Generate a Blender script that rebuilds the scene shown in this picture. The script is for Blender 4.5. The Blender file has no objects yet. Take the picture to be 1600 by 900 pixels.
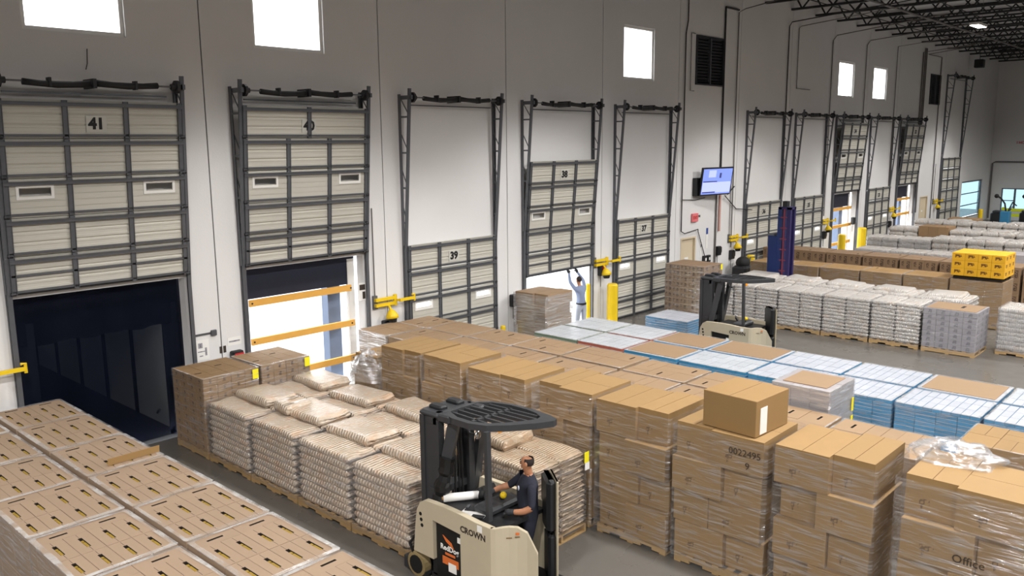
import bpy, bmesh, math, random
from mathutils import Vector, Matrix, Euler
random.seed(7)
R = random.Random(11)
PI = math.pi
scn = bpy.context.scene
COL = scn.collection

# ------------------------------------------------------------------ camera
FPX = 1306.03
cam_d = bpy.data.cameras.new('camera'); cam = bpy.data.objects.new('camera', cam_d); COL.objects.link(cam)
cam_d.sensor_width = 36.0; cam_d.lens = FPX / 1600 * 36.0; cam_d.clip_end = 400
vx = Vector((2025 - 800, -(212 - 450), -FPX)).normalized()
vy = Vector((-634 - 800, -(236 - 450), -FPX)); vy = (vy - vx * vx.dot(vy)).normalized()
vz = vx.cross(vy)
cam.matrix_world = Matrix.Translation((0, -15.4135, 5.6)) @ Matrix((vx, vy, vz)).to_4x4()
scn.camera = cam

# ------------------------------------------------------------------ world, exposure
w = bpy.data.worlds.new('world'); scn.world = w; w.use_nodes = True
bg = w.node_tree.nodes['Background']; bg.inputs[0].default_value = (0.97, 0.985, 1.0, 1); bg.inputs[1].default_value = 6.0
scn.view_settings.view_transform = 'Standard'; scn.view_settings.look = 'None'
scn.cycles.max_bounces = 6; scn.cycles.diffuse_bounces = 2; scn.cycles.adaptive_threshold = .025; scn.cycles.glossy_bounces = 2; scn.cycles.transmission_bounces = 2; scn.view_settings.exposure = 0.15; scn.view_settings.gamma = 1.0; scn.view_settings.use_curve_mapping = False
LAMP_POWER = 1400.0; LAMP_SPREAD = 106; LAMP_POWER_WIDE = 2700.0; LAMP_SPREAD_WIDE = 156; LAMP_COL = (1.0, 0.985, 0.96)

# ------------------------------------------------------------------ materials
def lin(c):
    return tuple(((v / 255) / 12.92 if v / 255 <= .04045 else ((v / 255 + .055) / 1.055) ** 2.4) for v in c)
MATS = {}
def mat(name, rgb, rough=.6, metal=0., nscale=0., namt=0., rand=0., bump=0., bscale=60., spec=.5, stretch=None, emit=0.):
    m = bpy.data.materials.new(name); m.use_nodes = True; nt = m.node_tree; b = nt.nodes['Principled BSDF']
    c = lin(rgb) + (1,)
    b.inputs['Base Color'].default_value = c; b.inputs['Roughness'].default_value = rough
    b.inputs['Metallic'].default_value = metal; b.inputs['Specular IOR Level'].default_value = spec
    if emit:
        b.inputs['Emission Color'].default_value = c; b.inputs['Emission Strength'].default_value = emit
    if namt or rand or bump:
        tc = nt.nodes.new('ShaderNodeTexCoord'); oi = nt.nodes.new('ShaderNodeObjectInfo')
        ad = nt.nodes.new('ShaderNodeVectorMath'); ad.operation = 'MULTIPLY_ADD'
        nt.links.new(oi.outputs['Random'], ad.inputs[0]); ad.inputs[1].default_value = (37, 53, 71)
        mp = nt.nodes.new('ShaderNodeMapping'); mp.inputs['Scale'].default_value = stretch or (1, 1, 1)
        nt.links.new(tc.outputs['Object'], mp.inputs[0]); nt.links.new(mp.outputs[0], ad.inputs[2])
        hs = nt.nodes.new('ShaderNodeHueSaturation'); hs.inputs['Color'].default_value = c
        val = nt.nodes.new('ShaderNodeMath'); val.operation = 'MULTIPLY_ADD'; val.inputs[1].default_value = 2 * rand; val.inputs[2].default_value = 1 - rand
        nt.links.new(oi.outputs['Random'], val.inputs[0]); out = val.outputs[0]
        if namt:
            n = nt.nodes.new('ShaderNodeTexNoise'); n.inputs['Scale'].default_value = nscale; n.inputs['Detail'].default_value = 5
            nt.links.new(ad.outputs[0], n.inputs['Vector'])
            m2 = nt.nodes.new('ShaderNodeMath'); m2.operation = 'MULTIPLY_ADD'; m2.inputs[1].default_value = 2 * namt
            nt.links.new(n.outputs[0], m2.inputs[0])
            m3 = nt.nodes.new('ShaderNodeMath'); m3.operation = 'SUBTRACT'; m3.inputs[1].default_value = namt
            nt.links.new(val.outputs[0], m3.inputs[0]); nt.links.new(m3.outputs[0], m2.inputs[2]); out = m2.outputs[0]
        nt.links.new(out, hs.inputs['Value']); nt.links.new(hs.outputs[0], b.inputs['Base Color'])
        if bump:
            n2 = nt.nodes.new('ShaderNodeTexNoise'); n2.inputs['Scale'].default_value = bscale; nt.links.new(ad.outputs[0], n2.inputs['Vector'])
            bp = nt.nodes.new('ShaderNodeBump'); bp.inputs['Strength'].default_value = bump; bp.inputs['Distance'].default_value = .02
            nt.links.new(n2.outputs[0], bp.inputs['Height']); nt.links.new(bp.outputs[0], b.inputs['Normal'])
    MATS[name] = m
    return m

mat('wall_paint', (222, 220, 219), .75, nscale=.7, namt=.05, bump=.08, bscale=30)
mat('wall_grey', (150, 150, 150), .8, nscale=.7, namt=.05)
mat('roof_deck', (196, 196, 198), .7, nscale=1, namt=.05)
mat('joist_steel', (30, 30, 32), .6, rand=.1)
mat('galv', (104, 106, 111), .42, .55, nscale=6, namt=.12, rand=.06)
mat('door_panel', (194, 190, 179), .5, nscale=1.5, namt=.06, rand=.05)
mat('spring_cover', (26, 26, 28), .6)
mat('dark_steel', (45, 45, 48), .5, .3)
mat('number_black', (14, 14, 15), .6)
mat('white_paint', (232, 230, 226), .5)
mat('card_tan', (152, 129, 107), .8, nscale=5, namt=.04, rand=.035)
mat('card_gold', (150, 118, 74), .72, nscale=4, namt=.05, rand=.06)
mat('card_brown', (150, 123, 94), .75, nscale=5, namt=.05, rand=.05)
mat('card_dark', (150, 120, 86), .78, nscale=6, namt=.08, rand=.08)
mat('card_seam', (112, 84, 56), .9)
mat('slot_dark', (34, 24, 15), .9)
mat('slot_yellow', (146, 118, 34), .6)
mat('tape', (196, 160, 96), .35)
mat('grey_wrap_box', (162, 156, 158), .6, nscale=9, namt=.12, rand=.1)
def bag_mat(name, c1, c2, c3, wave=15.):
    """glossy film bale: pale film over mottled goods, ribs across its length"""
    m = mat(name, c1, .33, nscale=7, namt=.07, rand=.05); nt = m.node_tree; b = nt.nodes['Principled BSDF']
    src = b.inputs['Base Color'].links[0].from_socket; tc = nt.nodes.new('ShaderNodeTexCoord'); oi = nt.nodes.new('ShaderNodeObjectInfo')
    ad = nt.nodes.new('ShaderNodeVectorMath'); ad.operation = 'MULTIPLY_ADD'; ad.inputs[1].default_value = (13, 29, 41)
    nt.links.new(oi.outputs['Random'], ad.inputs[0]); nt.links.new(tc.outputs['Object'], ad.inputs[2])
    for sc, lo, col in ((5., .56, c2), (11., .6, c3)):
        n = nt.nodes.new('ShaderNodeTexNoise'); n.inputs['Scale'].default_value = sc; n.inputs['Detail'].default_value = 4; nt.links.new(ad.outputs[0], n.inputs['Vector'])
        r = nt.nodes.new('ShaderNodeMapRange'); r.inputs[1].default_value = lo - .06; r.inputs[2].default_value = lo + .1; r.inputs[4].default_value = .42; nt.links.new(n.outputs[0], r.inputs[0])
        mx = nt.nodes.new('ShaderNodeMix'); mx.data_type = 'RGBA'; nt.links.new(r.outputs[0], mx.inputs[0]); nt.links.new(src, mx.inputs[6]); mx.inputs[7].default_value = lin(col) + (1,); src = mx.outputs[2]
    nt.links.new(src, b.inputs['Base Color'])
    w_ = nt.nodes.new('ShaderNodeTexWave'); w_.bands_direction = 'Y'; w_.inputs['Scale'].default_value = wave / 3.0; w_.inputs['Distortion'].default_value = 2.5; w_.inputs['Detail'].default_value = 2; nt.links.new(tc.outputs['Object'], w_.inputs['Vector'])
    n2 = nt.nodes.new('ShaderNodeTexNoise'); n2.inputs['Scale'].default_value = 22; n2.inputs['Detail'].default_value = 4; nt.links.new(ad.outputs[0], n2.inputs['Vector'])
    b1 = nt.nodes.new('ShaderNodeBump'); b1.inputs['Strength'].default_value = .8; b1.inputs['Distance'].default_value = .02; nt.links.new(w_.outputs['Fac'], b1.inputs['Height'])
    b2 = nt.nodes.new('ShaderNodeBump'); b2.inputs['Strength'].default_value = .6; b2.inputs['Distance'].default_value = .03; nt.links.new(n2.outputs[0], b2.inputs['Height']); nt.links.new(b1.outputs[0], b2.inputs['Normal'])
    nt.links.new(b2.outputs[0], b.inputs['Normal']); b.inputs['Coat Weight'].default_value = .6; b.inputs['Coat Roughness'].default_value = .18
    nt.links.new(b2.outputs[0], b.inputs['Coat Normal'])
bag_mat('bag_film', (194, 176, 156), (200, 152, 112), (226, 220, 214))
bag_mat('bag_white', (204, 198, 192), (208, 182, 156), (222, 220, 222), 20.)
bag_mat('bag_tan', (196, 174, 148), (196, 150, 112), (214, 200, 186), 20.)
mat('plate', (196, 194, 186), .6)
mat('tray_blue', (62, 136, 180), .35, nscale=14, namt=.12, rand=.12)
mat('tray_glare_top', (188, 191, 200), .3, nscale=14, namt=.09, rand=.05)  # tops of the blue trays: wrap glare painted in as a whitish colour
mat('tray_print', (190, 194, 200), .3, nscale=40, namt=.25, rand=.05)
mat('green_edge', (120, 140, 118), .5, nscale=20, namt=.2)
mat('red_edge', (176, 98, 80), .5, nscale=20, namt=.2)
mat('yellow_card', (226, 168, 32), .6, nscale=5, namt=.05, rand=.05)
mat('wood', (176, 144, 98), .8, nscale=7, namt=.14, rand=.12, stretch=(1, 6, 6))
mat('wood_orange', (226, 168, 78), .7, nscale=5, namt=.08, stretch=(1, 6, 6))
mat('yellow_paint', (232, 196, 24), .45, nscale=6, namt=.08)
mat('safety_yellow', (222, 226, 40), .5)
mat('tag_yellow', (240, 226, 30), .6)
mat('paper', (236, 234, 230), .7)
mat('black_rubber', (22, 22, 23), .75)
mat('black_plastic', (30, 31, 34), .42, nscale=8, namt=.08)
mat('navy_fabric', (20, 25, 44), .8, nscale=2.5, namt=.2, bump=.3, bscale=6)
mat('pad_blue', (98, 112, 136), .7, nscale=5, namt=.1)
mat('truck_beige', (188, 176, 152), .42, nscale=5, namt=.05)
mat('truck_grey', (62, 63, 66), .4, .2, nscale=8, namt=.08)
mat('chrome', (190, 190, 190), .2, 1.)
mat('hose', (25, 25, 26), .35)
mat('amber', (236, 150, 30), .25, emit=.6)
mat('orange', (214, 110, 50), .5)
mat('tyre', (150, 132, 92), .8, nscale=8, namt=.12)
mat('skin', (176, 122, 90), .55, nscale=12, namt=.05)
mat('hair', (38, 28, 24), .8, nscale=60, namt=.2)
mat('navy_cloth', (27, 30, 44), .85, nscale=10, namt=.12, bump=.3, bscale=18)
mat('grey_shirt', (128, 140, 168), .85, nscale=10, namt=.08)
mat('light_trousers', (176, 182, 196), .85, nscale=10, namt=.08)
mat('glove', (40, 41, 45), .8)
mat('shoe', (48, 50, 58), .6)
mat('trailer_wall', (168, 170, 170), .5, nscale=2, namt=.1)
mat('asphalt', (150, 150, 150), .9, nscale=3, namt=.1)
mat('rack_blue', (22, 44, 98), .45, nscale=3, namt=.08)
mat('rack_violet', (40, 32, 84), .5)
mat('rack_red', (120, 52, 74), .5)
mat('red_paint', (190, 34, 40), .5)
mat('pink_sign', (226, 120, 124), .5)
mat('blue_mark', (36, 74, 150), .5)
mat('vent_dark', (58, 60, 66), .5, .4)
mat('conduit', (118, 114, 112), .45, .5)
mat('cable_black', (34, 33, 34), .6)
mat('pink_conduit', (206, 160, 150), .5)
mat('man_door', (212, 196, 168), .55)
mat('ink', (60, 50, 42), .8)
mat('ink_light', (118, 92, 60), .8)
mat('bezel', (18, 20, 28), .35)
mat('cyan_glass', (120, 178, 186), .15)
mat('lens_glow', (255, 248, 236), .4, emit=9.)
mat('screen', (120, 140, 214), .3, emit=.75)
mat('screen_dark', (58, 66, 128), .3, emit=.4)
mat('screen_light', (168, 178, 238), .3, emit=.8)

def floor_mat():
    m = mat('floor_concrete', (104, 100, 95), .38, nscale=.35, namt=.22, bump=.05, bscale=3)
    nt = m.node_tree; b = nt.nodes['Principled BSDF']
    n = nt.nodes.new('ShaderNodeTexNoise'); n.inputs['Scale'].default_value = .55; n.inputs['Detail'].default_value = 6
    tc = nt.nodes.new('ShaderNodeTexCoord'); nt.links.new(tc.outputs['Object'], n.inputs['Vector'])
    r = nt.nodes.new('ShaderNodeMapRange'); r.inputs[1].default_value = .35; r.inputs[2].default_value = .7; r.inputs[3].default_value = .16; r.inputs[4].default_value = .5
    nt.links.new(n.outputs[0], r.inputs[0]); nt.links.new(r.outputs[0], b.inputs['Roughness'])
floor_mat()

def mix_mat(name, tint, base_fac, streak_fac, sc=(1.2, 1.2, 14), rough=.16, dens=.62, diffuse=.35):
    """clear stretch film: transparent with streaky gloss"""
    m = bpy.data.materials.new(name); m.use_nodes = True; nt = m.node_tree; nt.nodes.clear()
    o = nt.nodes.new('ShaderNodeOutputMaterial'); tr = nt.nodes.new('ShaderNodeBsdfTransparent'); tr.inputs[0].default_value = (.97, .97, .97, 1)
    gl = nt.nodes.new('ShaderNodeBsdfGlossy'); gl.inputs['Roughness'].default_value = rough; gl.inputs[0].default_value = (1, 1, 1, 1)
    df = nt.nodes.new('ShaderNodeBsdfDiffuse'); df.inputs[0].default_value = lin(tint) + (1,)
    mg = nt.nodes.new('ShaderNodeMixShader'); mg.inputs[0].default_value = diffuse
    nt.links.new(gl.outputs[0], mg.inputs[1]); nt.links.new(df.outputs[0], mg.inputs[2])
    tc = nt.nodes.new('ShaderNodeTexCoord'); mp = nt.nodes.new('ShaderNodeMapping'); mp.inputs['Scale'].default_value = sc; mp.inputs['Rotation'].default_value = (.12, .1, 0)
    oi = nt.nodes.new('ShaderNodeObjectInfo'); ad = nt.nodes.new('ShaderNodeVectorMath'); ad.operation = 'MULTIPLY_ADD'; ad.inputs[1].default_value = (31, 47, 59)
    nt.links.new(tc.outputs['Object'], mp.inputs[0]); nt.links.new(oi.outputs['Random'], ad.inputs[0]); nt.links.new(mp.outputs[0], ad.inputs[2])
    n = nt.nodes.new('ShaderNodeTexNoise'); n.inputs['Scale'].default_value = 2.2; n.inputs['Detail'].default_value = 6; n.inputs['Distortion'].default_value = .8
    nt.links.new(ad.outputs[0], n.inputs['Vector'])
    r = nt.nodes.new('ShaderNodeMapRange'); r.inputs[1].default_value = dens - .12; r.inputs[2].default_value = dens + .12
    r.inputs[3].default_value = base_fac; r.inputs[4].default_value = streak_fac; nt.links.new(n.outputs[0], r.inputs[0])
    mx = nt.nodes.new('ShaderNodeMixShader'); nt.links.new(r.outputs[0], mx.inputs[0]); nt.links.new(tr.outputs[0], mx.inputs[1]); nt.links.new(mg.outputs[0], mx.inputs[2])
    bp = nt.nodes.new('ShaderNodeBump'); bp.inputs['Strength'].default_value = .7; bp.inputs['Distance'].default_value = .03
    nt.links.new(n.outputs[0], bp.inputs['Height']); nt.links.new(bp.outputs[0], gl.inputs['Normal'])
    nt.links.new(mx.outputs[0], o.inputs[0]); MATS[name] = m
mix_mat('film', (235, 235, 240), .09, .55, dens=.6)
mix_mat('film_dense', (240, 240, 244), .2, .62, dens=.52)
mix_mat('film_edge', (240, 238, 236), .12, .6, dens=.52, diffuse=.6)
mix_mat('glass', (240, 250, 255), .04, .05, sc=(1, 1, 1), rough=.02, diffuse=.05)
mix_mat('tinted_glass', (200, 240, 245), .05, .06, sc=(1, 1, 1), rough=.02, diffuse=.05)
for _n in MATS['tinted_glass'].node_tree.nodes:
    if _n.bl_idname == 'ShaderNodeBsdfTransparent': _n.inputs[0].default_value = (.34, .42, .45, 1)

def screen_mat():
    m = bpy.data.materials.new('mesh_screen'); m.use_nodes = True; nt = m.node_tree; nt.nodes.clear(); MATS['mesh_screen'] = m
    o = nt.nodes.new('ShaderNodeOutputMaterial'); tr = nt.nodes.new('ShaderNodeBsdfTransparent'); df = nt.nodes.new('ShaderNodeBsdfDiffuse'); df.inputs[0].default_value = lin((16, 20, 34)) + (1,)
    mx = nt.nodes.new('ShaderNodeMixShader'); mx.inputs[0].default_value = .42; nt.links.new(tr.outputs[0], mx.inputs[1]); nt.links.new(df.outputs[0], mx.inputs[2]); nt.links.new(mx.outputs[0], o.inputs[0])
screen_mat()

def print_mat(name, base, ink, marks, rand=.05, nsc=26):
    """cardboard with flat print; marks = list of (axis of normal, gu, gv, hu, hv) in box-relative coordinates"""
    m = mat(name, base, .75, nscale=6, namt=.06, rand=rand); nt = m.node_tree; b = nt.nodes['Principled BSDF']
    src = b.inputs['Base Color'].links[0].from_socket
    tc = nt.nodes.new('ShaderNodeTexCoord'); sp = nt.nodes.new('ShaderNodeSeparateXYZ'); nt.links.new(tc.outputs['Generated'], sp.inputs[0])
    ge = nt.nodes.new('ShaderNodeNewGeometry')
    vt = nt.nodes.new('ShaderNodeVectorTransform'); vt.vector_type = 'NORMAL'; vt.convert_from = 'WORLD'; vt.convert_to = 'OBJECT'
    nt.links.new(ge.outputs['Normal'], vt.inputs[0]); sn = nt.nodes.new('ShaderNodeSeparateXYZ'); nt.links.new(vt.outputs[0], sn.inputs[0])
    no = nt.nodes.new('ShaderNodeTexNoise'); no.inputs['Scale'].default_value = nsc; nt.links.new(tc.outputs['Object'], no.inputs['Vector'])
    def mth(op, a, bb):
        n = nt.nodes.new('ShaderNodeMath'); n.operation = op
        for i, v in enumerate((a, bb)):
            if v is None: continue
            if isinstance(v, (int, float)): n.inputs[i].default_value = v
            else: nt.links.new(v, n.inputs[i])
        return n.outputs[0]
    total = None
    for ax, gu, gv, hu, hv in marks:
        u, v = {'x': (sp.outputs[1], sp.outputs[2]), 'y': (sp.outputs[0], sp.outputs[2]), 'z': (sp.outputs[0], sp.outputs[1])}[ax]
        nn = sn.outputs[{'x': 0, 'y': 1, 'z': 2}[ax]]
        f = mth('MULTIPLY', mth('LESS_THAN', mth('ABSOLUTE', mth('SUBTRACT', u, gu), None), hu), mth('LESS_THAN', mth('ABSOLUTE', mth('SUBTRACT', v, gv), None), hv))
        f = mth('MULTIPLY', f, mth('GREATER_THAN', mth('ABSOLUTE', nn, None), .7))
        total = f if total is None else mth('MAXIMUM', total, f)
    total = mth('MULTIPLY', total, mth('GREATER_THAN', no.outputs[0], .46))
    mx = nt.nodes.new('ShaderNodeMix'); mx.data_type = 'RGBA'; nt.links.new(total, mx.inputs[0]); nt.links.new(src, mx.inputs[6]); mx.inputs[7].default_value = lin(ink) + (1,)
    nt.links.new(mx.outputs[2], b.inputs['Base Color'])
print_mat('card_print', (138, 109, 74), (74, 52, 30), [('y', .5, .55, .12, .24), ('x', .5, .5, .09, .22)])
print_mat('card_print_far', (140, 113, 86), (78, 58, 42), [('x', .3, .5, .14, .3), ('x', .75, .6, .1, .2), ('y', .5, .52, .2, .3)])
print_mat('yellow_print', (226, 170, 30), (110, 70, 14), [('x', .5, .55, .26, .22), ('y', .5, .55, .22, .22)], nsc=18)
print_mat('card_gold_print', (150, 119, 76), (104, 78, 48), [('x', .62, .4, .1, .07), ('x', .67, .28, .02, .08)], nsc=40)
print_mat('grey_print', (150, 146, 152), (108, 104, 112), [('x', .5, .5, .16, .3), ('y', .5, .5, .16, .3)])

# ------------------------------------------------------------------ mesh helpers
class MB:
    def __init__(self): self.v = []; self.f = []; self.mi = []; self.M = Matrix.Identity(4); self.cur = 0
    def at(self, M=None): self.M = M or Matrix.Identity(4); return self
    def m(self, i): self.cur = i; return self
    def add(self, vs, fs):
        n = len(self.v); self.v += [tuple(self.M @ Vector(p)) for p in vs]
        for f in fs: self.f.append(tuple(n + i for i in f)); self.mi.append(self.cur)
        return self
    def box(self, x0, x1, y0, y1, z0, z1):
        return self.add([(x0, y0, z0), (x1, y0, z0), (x1, y1, z0), (x0, y1, z0), (x0, y0, z1), (x1, y0, z1), (x1, y1, z1), (x0, y1, z1)],
                        [(0, 3, 2, 1), (4, 5, 6, 7), (0, 1, 5, 4), (1, 2, 6, 5), (2, 3, 7, 6), (3, 0, 4, 7)])
    def cbox(self, x0, x1, y0, y1, z0, z1, c):
        """box with chamfered vertical and top edges"""
        ring = lambda d, z: [(x0 + d + c, y0 + d, z), (x1 - d - c, y0 + d, z), (x1 - d, y0 + d + c, z), (x1 - d, y1 - d - c, z), (x1 - d - c, y1 - d, z), (x0 + d + c, y1 - d, z), (x0 + d, y1 - d - c, z), (x0 + d, y0 + d + c, z)]
        rs = [ring(c, z0), ring(0, z0 + c), ring(0, z1 - c), ring(c, z1)]
        vs = sum(rs, []); fs = [tuple(range(7, -1, -1)), tuple(range(24, 32))]
        for k in range(3):
            for i in range(8): fs.append((k * 8 + i, k * 8 + (i + 1) % 8, k * 8 + 8 + (i + 1) % 8, k * 8 + 8 + i))
        return self.add(vs, fs)
    def bar(self, a, b, wd, ht=None, up=(0, 0, 1)):
        a, b = Vector(a), Vector(b); ht = ht or wd; d = b - a; L = d.length
        if L < 1e-6: return self
        d.normalize(); u = Vector(up)
        if abs(d.dot(u)) > .98: u = Vector((1, 0, 0))
        s = d.cross(u).normalized(); t = s.cross(d)
        c = [(s * i * wd / 2 + t * j * ht / 2) for i, j in ((-1, -1), (1, -1), (1, 1), (-1, 1))]
        return self.add([a + q for q in c] + [b + q for q in c], [(3, 2, 1, 0), (4, 5, 6, 7), (0, 1, 5, 4), (1, 2, 6, 5), (2, 3, 7, 6), (3, 0, 4, 7)])
    def tube(self, pts, r, n=8, caps=True):
        pts = [Vector(p) for p in pts]; rs = r if isinstance(r, (list, tuple)) else [r] * len(pts); vs = []; fs = []; prev = None
        for i, p in enumerate(pts):
            d = (pts[min(i + 1, len(pts) - 1)] - pts[max(i - 1, 0)]).normalized()
            if prev is None:
                u = Vector((0, 0, 1)) if abs(d.z) < .9 else Vector((1, 0, 0)); s = d.cross(u).normalized()
            else:
                s = (prev - d * prev.dot(d)).normalized()
            prev = s; t = d.cross(s)
            for k in range(n):
                a = 2 * PI * k / n; vs.append(p + (s * math.cos(a) + t * math.sin(a)) * rs[i])
        for i in range(len(pts) - 1):
            for k in range(n): fs.append((i * n + k, i * n + (k + 1) % n, (i + 1) * n + (k + 1) % n, (i + 1) * n + k))
        if caps: fs.append(tuple(range(n - 1, -1, -1))); fs.append(tuple((len(pts) - 1) * n + k for k in range(n)))
        return self.add(vs, fs)
    def prism(self, poly, z0, z1):
        n = len(poly); vs = [(x, y, z0) for x, y in poly] + [(x, y, z1) for x, y in poly]
        fs = [tuple(range(n - 1, -1, -1)), tuple(range(n, 2 * n))] + [(i, (i + 1) % n, n + (i + 1) % n, n + i) for i in range(n)]
        return self.add(vs, fs)
    def sphere(self, c, rx, ry=None, rz=None, n=10, mm=7):
        ry = ry or rx; rz = rz or rx; vs = []; fs = []
        for j in range(mm + 1):
            t = PI * j / mm
            for i in range(n):
                a = 2 * PI * i / n; vs.append((c[0] + rx * math.sin(t) * math.cos(a), c[1] + ry * math.sin(t) * math.sin(a), c[2] + rz * math.cos(t)))
        for j in range(mm):
            for i in range(n): fs.append((j * n + i, (j + 1) * n + i, (j + 1) * n + (i + 1) % n, j * n + (i + 1) % n))
        return self.add(vs, fs)
    def mesh(self, name, mats, smooth=False):
        me = bpy.data.meshes.new(name); me.from_pydata(self.v, [], self.f)
        for q in ([mats] if isinstance(mats, str) else mats): me.materials.append(MATS[q])
        me.polygons.foreach_set('material_index', self.mi)
        if smooth: me.polygons.foreach_set('use_smooth', [True] * len(self.f))
        me.update(); return me
    def build(self, name, mats, parent=None, smooth=False):
        return link(name, self.mesh(name, mats, smooth), parent)
def link(name, me, parent=None, loc=None, rot=None):
    o = bpy.data.objects.new(name, me); COL.objects.link(o)
    if parent is not None: o.parent = parent
    if loc is not None: o.location = loc
    if rot is not None: o.rotation_euler = rot
    return o
def tag(o, label=None, cat=None, group=None, kind=None):
    if label: o['label'] = label
    if cat: o['category'] = cat
    if group: o['group'] = group
    if kind: o['kind'] = kind
    return o
def thing(name, label, cat, loc=(0, 0, 0), rz=0, group=None, kind=None):
    o = bpy.data.objects.new(name, None); COL.objects.link(o); o.location = loc; o.rotation_euler = (0, 0, rz); o.empty_display_size = .2
    return tag(o, label, cat, group, kind)
def copy_tree(o, parent=None):
    c = o.copy(); COL.objects.link(c); c.parent = parent
    for ch in list(o.children): copy_tree(ch, c)
    return c
TXT = {}
def text_mesh(s, size, matn, depth=.001, bold=0.):
    k = (s, size, matn)
    if k in TXT: return TXT[k]
    cu = bpy.data.curves.new('lettering', 'FONT'); cu.body = s; cu.size = size; cu.extrude = depth; cu.align_x = 'CENTER'; cu.align_y = 'CENTER'; cu.offset = bold; cu.resolution_u = 2
    o = bpy.data.objects.new('lettering', cu); COL.objects.link(o); bpy.context.view_layer.update()
    me = bpy.data.meshes.new_from_object(o.evaluated_get(bpy.context.evaluated_depsgraph_get()))
    bpy.data.objects.remove(o); bpy.data.curves.remove(cu); me.materials.clear(); me.materials.append(MATS[matn]); TXT[k] = me
    return me
FACE_NX = (PI / 2, 0, -PI / 2)      # lettering on a face that looks along -X
FACE_NY = (PI / 2, 0, 0)            # lettering on a face that looks along -Y
# ------------------------------------------------------------------ the building
X0, X1, Y0 = -16.0, 65.9, -44.0
ROOF = 11.55
def struct(name, mb, m, label=None):
    o = mb.build(name, m); o['kind'] = 'structure'
    if label: o['label'] = label
    return o
struct('floor', MB().box(X0, X1, Y0, 0.0, -.2, 0), 'floor_concrete', 'dark polished concrete warehouse floor')
DOORS = [4.33 + 4.255 * k for k in (0, 1, 2, 3, 4, 6, 7, 8, 9, 10)]
DW, DH = 3.1, 3.1
openings = [(x + .06, x + DW - .06, 0, DH) for x in DOORS] + [(54.45, 58.1, 0, 4.4)]
wins = [(4.98, 6.65, 7.5, 9.13), (9.16, 10.83, 7.5, 9.13), (21.8, 23.48, 7.52, 9.13), (38.45, 40.25, 7.53, 9.11), (42.72, 44.55, 7.53, 9.11), (59.25, 64.1, .45, 2.87)]
vents = [(26.02, 27.9, 7.52, 9.18), (51.35, 53.2, 7.53, 9.2)]
mandoors = [(25.35, 26.35, 0, 2.25), (51.05, 52.4, 0, 2.35)]
holes = openings + wins + vents + mandoors
wall = thing('wall_back', 'long off-white concrete dock wall with a row of doors', None, kind='structure')
seams = [X0, -13.2, -8.95, -4.72, -.47, 3.79, 8.04, 12.29, 16.49, 20.72, 24.98, 29.2, 33.5, 37.75, 42.0, 46.25, 50.5, 53.95, 58.6, X1]
for a, b in zip(seams[:-1], seams[1:]):
    mb = MB(); a += .012 if a > X0 + .1 else 0; b -= .012 if b < X1 - .1 else 0
    hs = [h for h in holes if h[0] < b and h[1] > a]
    xs = sorted({a, b} | {min(max(h[i], a), b) for h in hs for i in (0, 1)})
    for p, q in zip(xs[:-1], xs[1:]):
        if q - p < 1e-4: continue
        mid = (p + q) / 2; z = 0
        for h in sorted([h for h in hs if h[0] < mid < h[1]], key=lambda h: h[2]):
            if h[2] > z: mb.box(p, q, 0, .24, z, h[2])
            z = h[3]
        mb.box(p, q, 0, .24, z, ROOF)
    mb.build('wall_panel', 'wall_paint', wall)
    j = MB().box(b, b + .024, .03, .24, 0, ROOF) if b < X1 - 1 else None
    if j and not any(h[0] < b + .01 < h[1] for h in holes): j.build('joint_filler', 'cable_black', wall)
ew = thing('wall_end', 'far off-white end wall with a yard window', None, kind='structure')
mb = MB()
for (ya, yb, za, zb) in ((Y0, -2.45, 0, ROOF), (-2.45, -.8, 0, .6), (-2.45, -.8, 2.2, ROOF), (-.8, 0, 0, ROOF)): mb.box(X1, X1 + .24, ya, yb, za, zb)
mb.build('wall_panel', 'wall_paint', ew)
struct('wall_left', MB().box(X0 - .24, X0, Y0, .24, 0, ROOF), 'wall_grey', 'side wall of the warehouse beyond the left edge')
struct('wall_front', MB().box(X0 - .24, X1 + .24, Y0 - .24, Y0, 0, ROOF), 'wall_grey', 'warehouse wall facing the dock doors')
ceil = struct('ceiling', MB().box(X0, X1, Y0, .24, ROOF, ROOF + .15), 'roof_deck', 'grey metal roof deck above dark steel joists')
# bar joists: children of the ceiling
def joist_mesh(y0, y1, zb, zt, step):
    mb = MB(); mb.box(-.07, .07, y0, y1, zt - .07, zt); mb.box(-.07, .07, y0, y1, zb, zb + .08)
    y = y0; up = False
    while y < y1 - .01:
        yn = min(y + step, y1); mb.bar((0, y, zb + .03 if not up else zt - .03), (0, yn, zt - .03 if not up else zb + .03), .055, .055, up=(1, 0, 0)); up = not up; y = yn
    return mb.mesh('roof_joist', 'joist_steel')
jm = joist_mesh(-24, -.02, 10.72, 11.5, .62)
x = 12.6
while x < X1:
    link('roof_joist', jm, ceil, (x, 0, 0)); x += 2.3
gm = MB()
for (za, zb) in ((10.55, 10.7), (11.3, 11.42)): gm.box(8, X1, -.07, .07, za, zb)
xx = 8.0; up = True
while xx < X1 - 1:
    gm.bar((xx, 0, 10.7 if up else 11.36), (xx + .85, 0, 11.36 if up else 10.7), .06); up = not up; xx += .85
gme = gm.mesh('roof_girder', 'joist_steel')
for y in (-8.2, -16.4): link('roof_girder', gme, ceil, (0, y, 0))
br = MB()
for z in (10.88,): br.tube([(12, 0, z), (X1, 0, z)], .02, 5)
brm = br.mesh('joist_bridging', 'joist_steel')
for y in (-1.2, -2.9, -4.6, -6.3, -10, -12): link('joist_bridging', brm, ceil, (0, y, 0))
pm = MB().tube([(10, 0, 10.62), (X1 - .2, 0, 10.62)], .04, 6).mesh('sprinkler_pipe', 'conduit')
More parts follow.
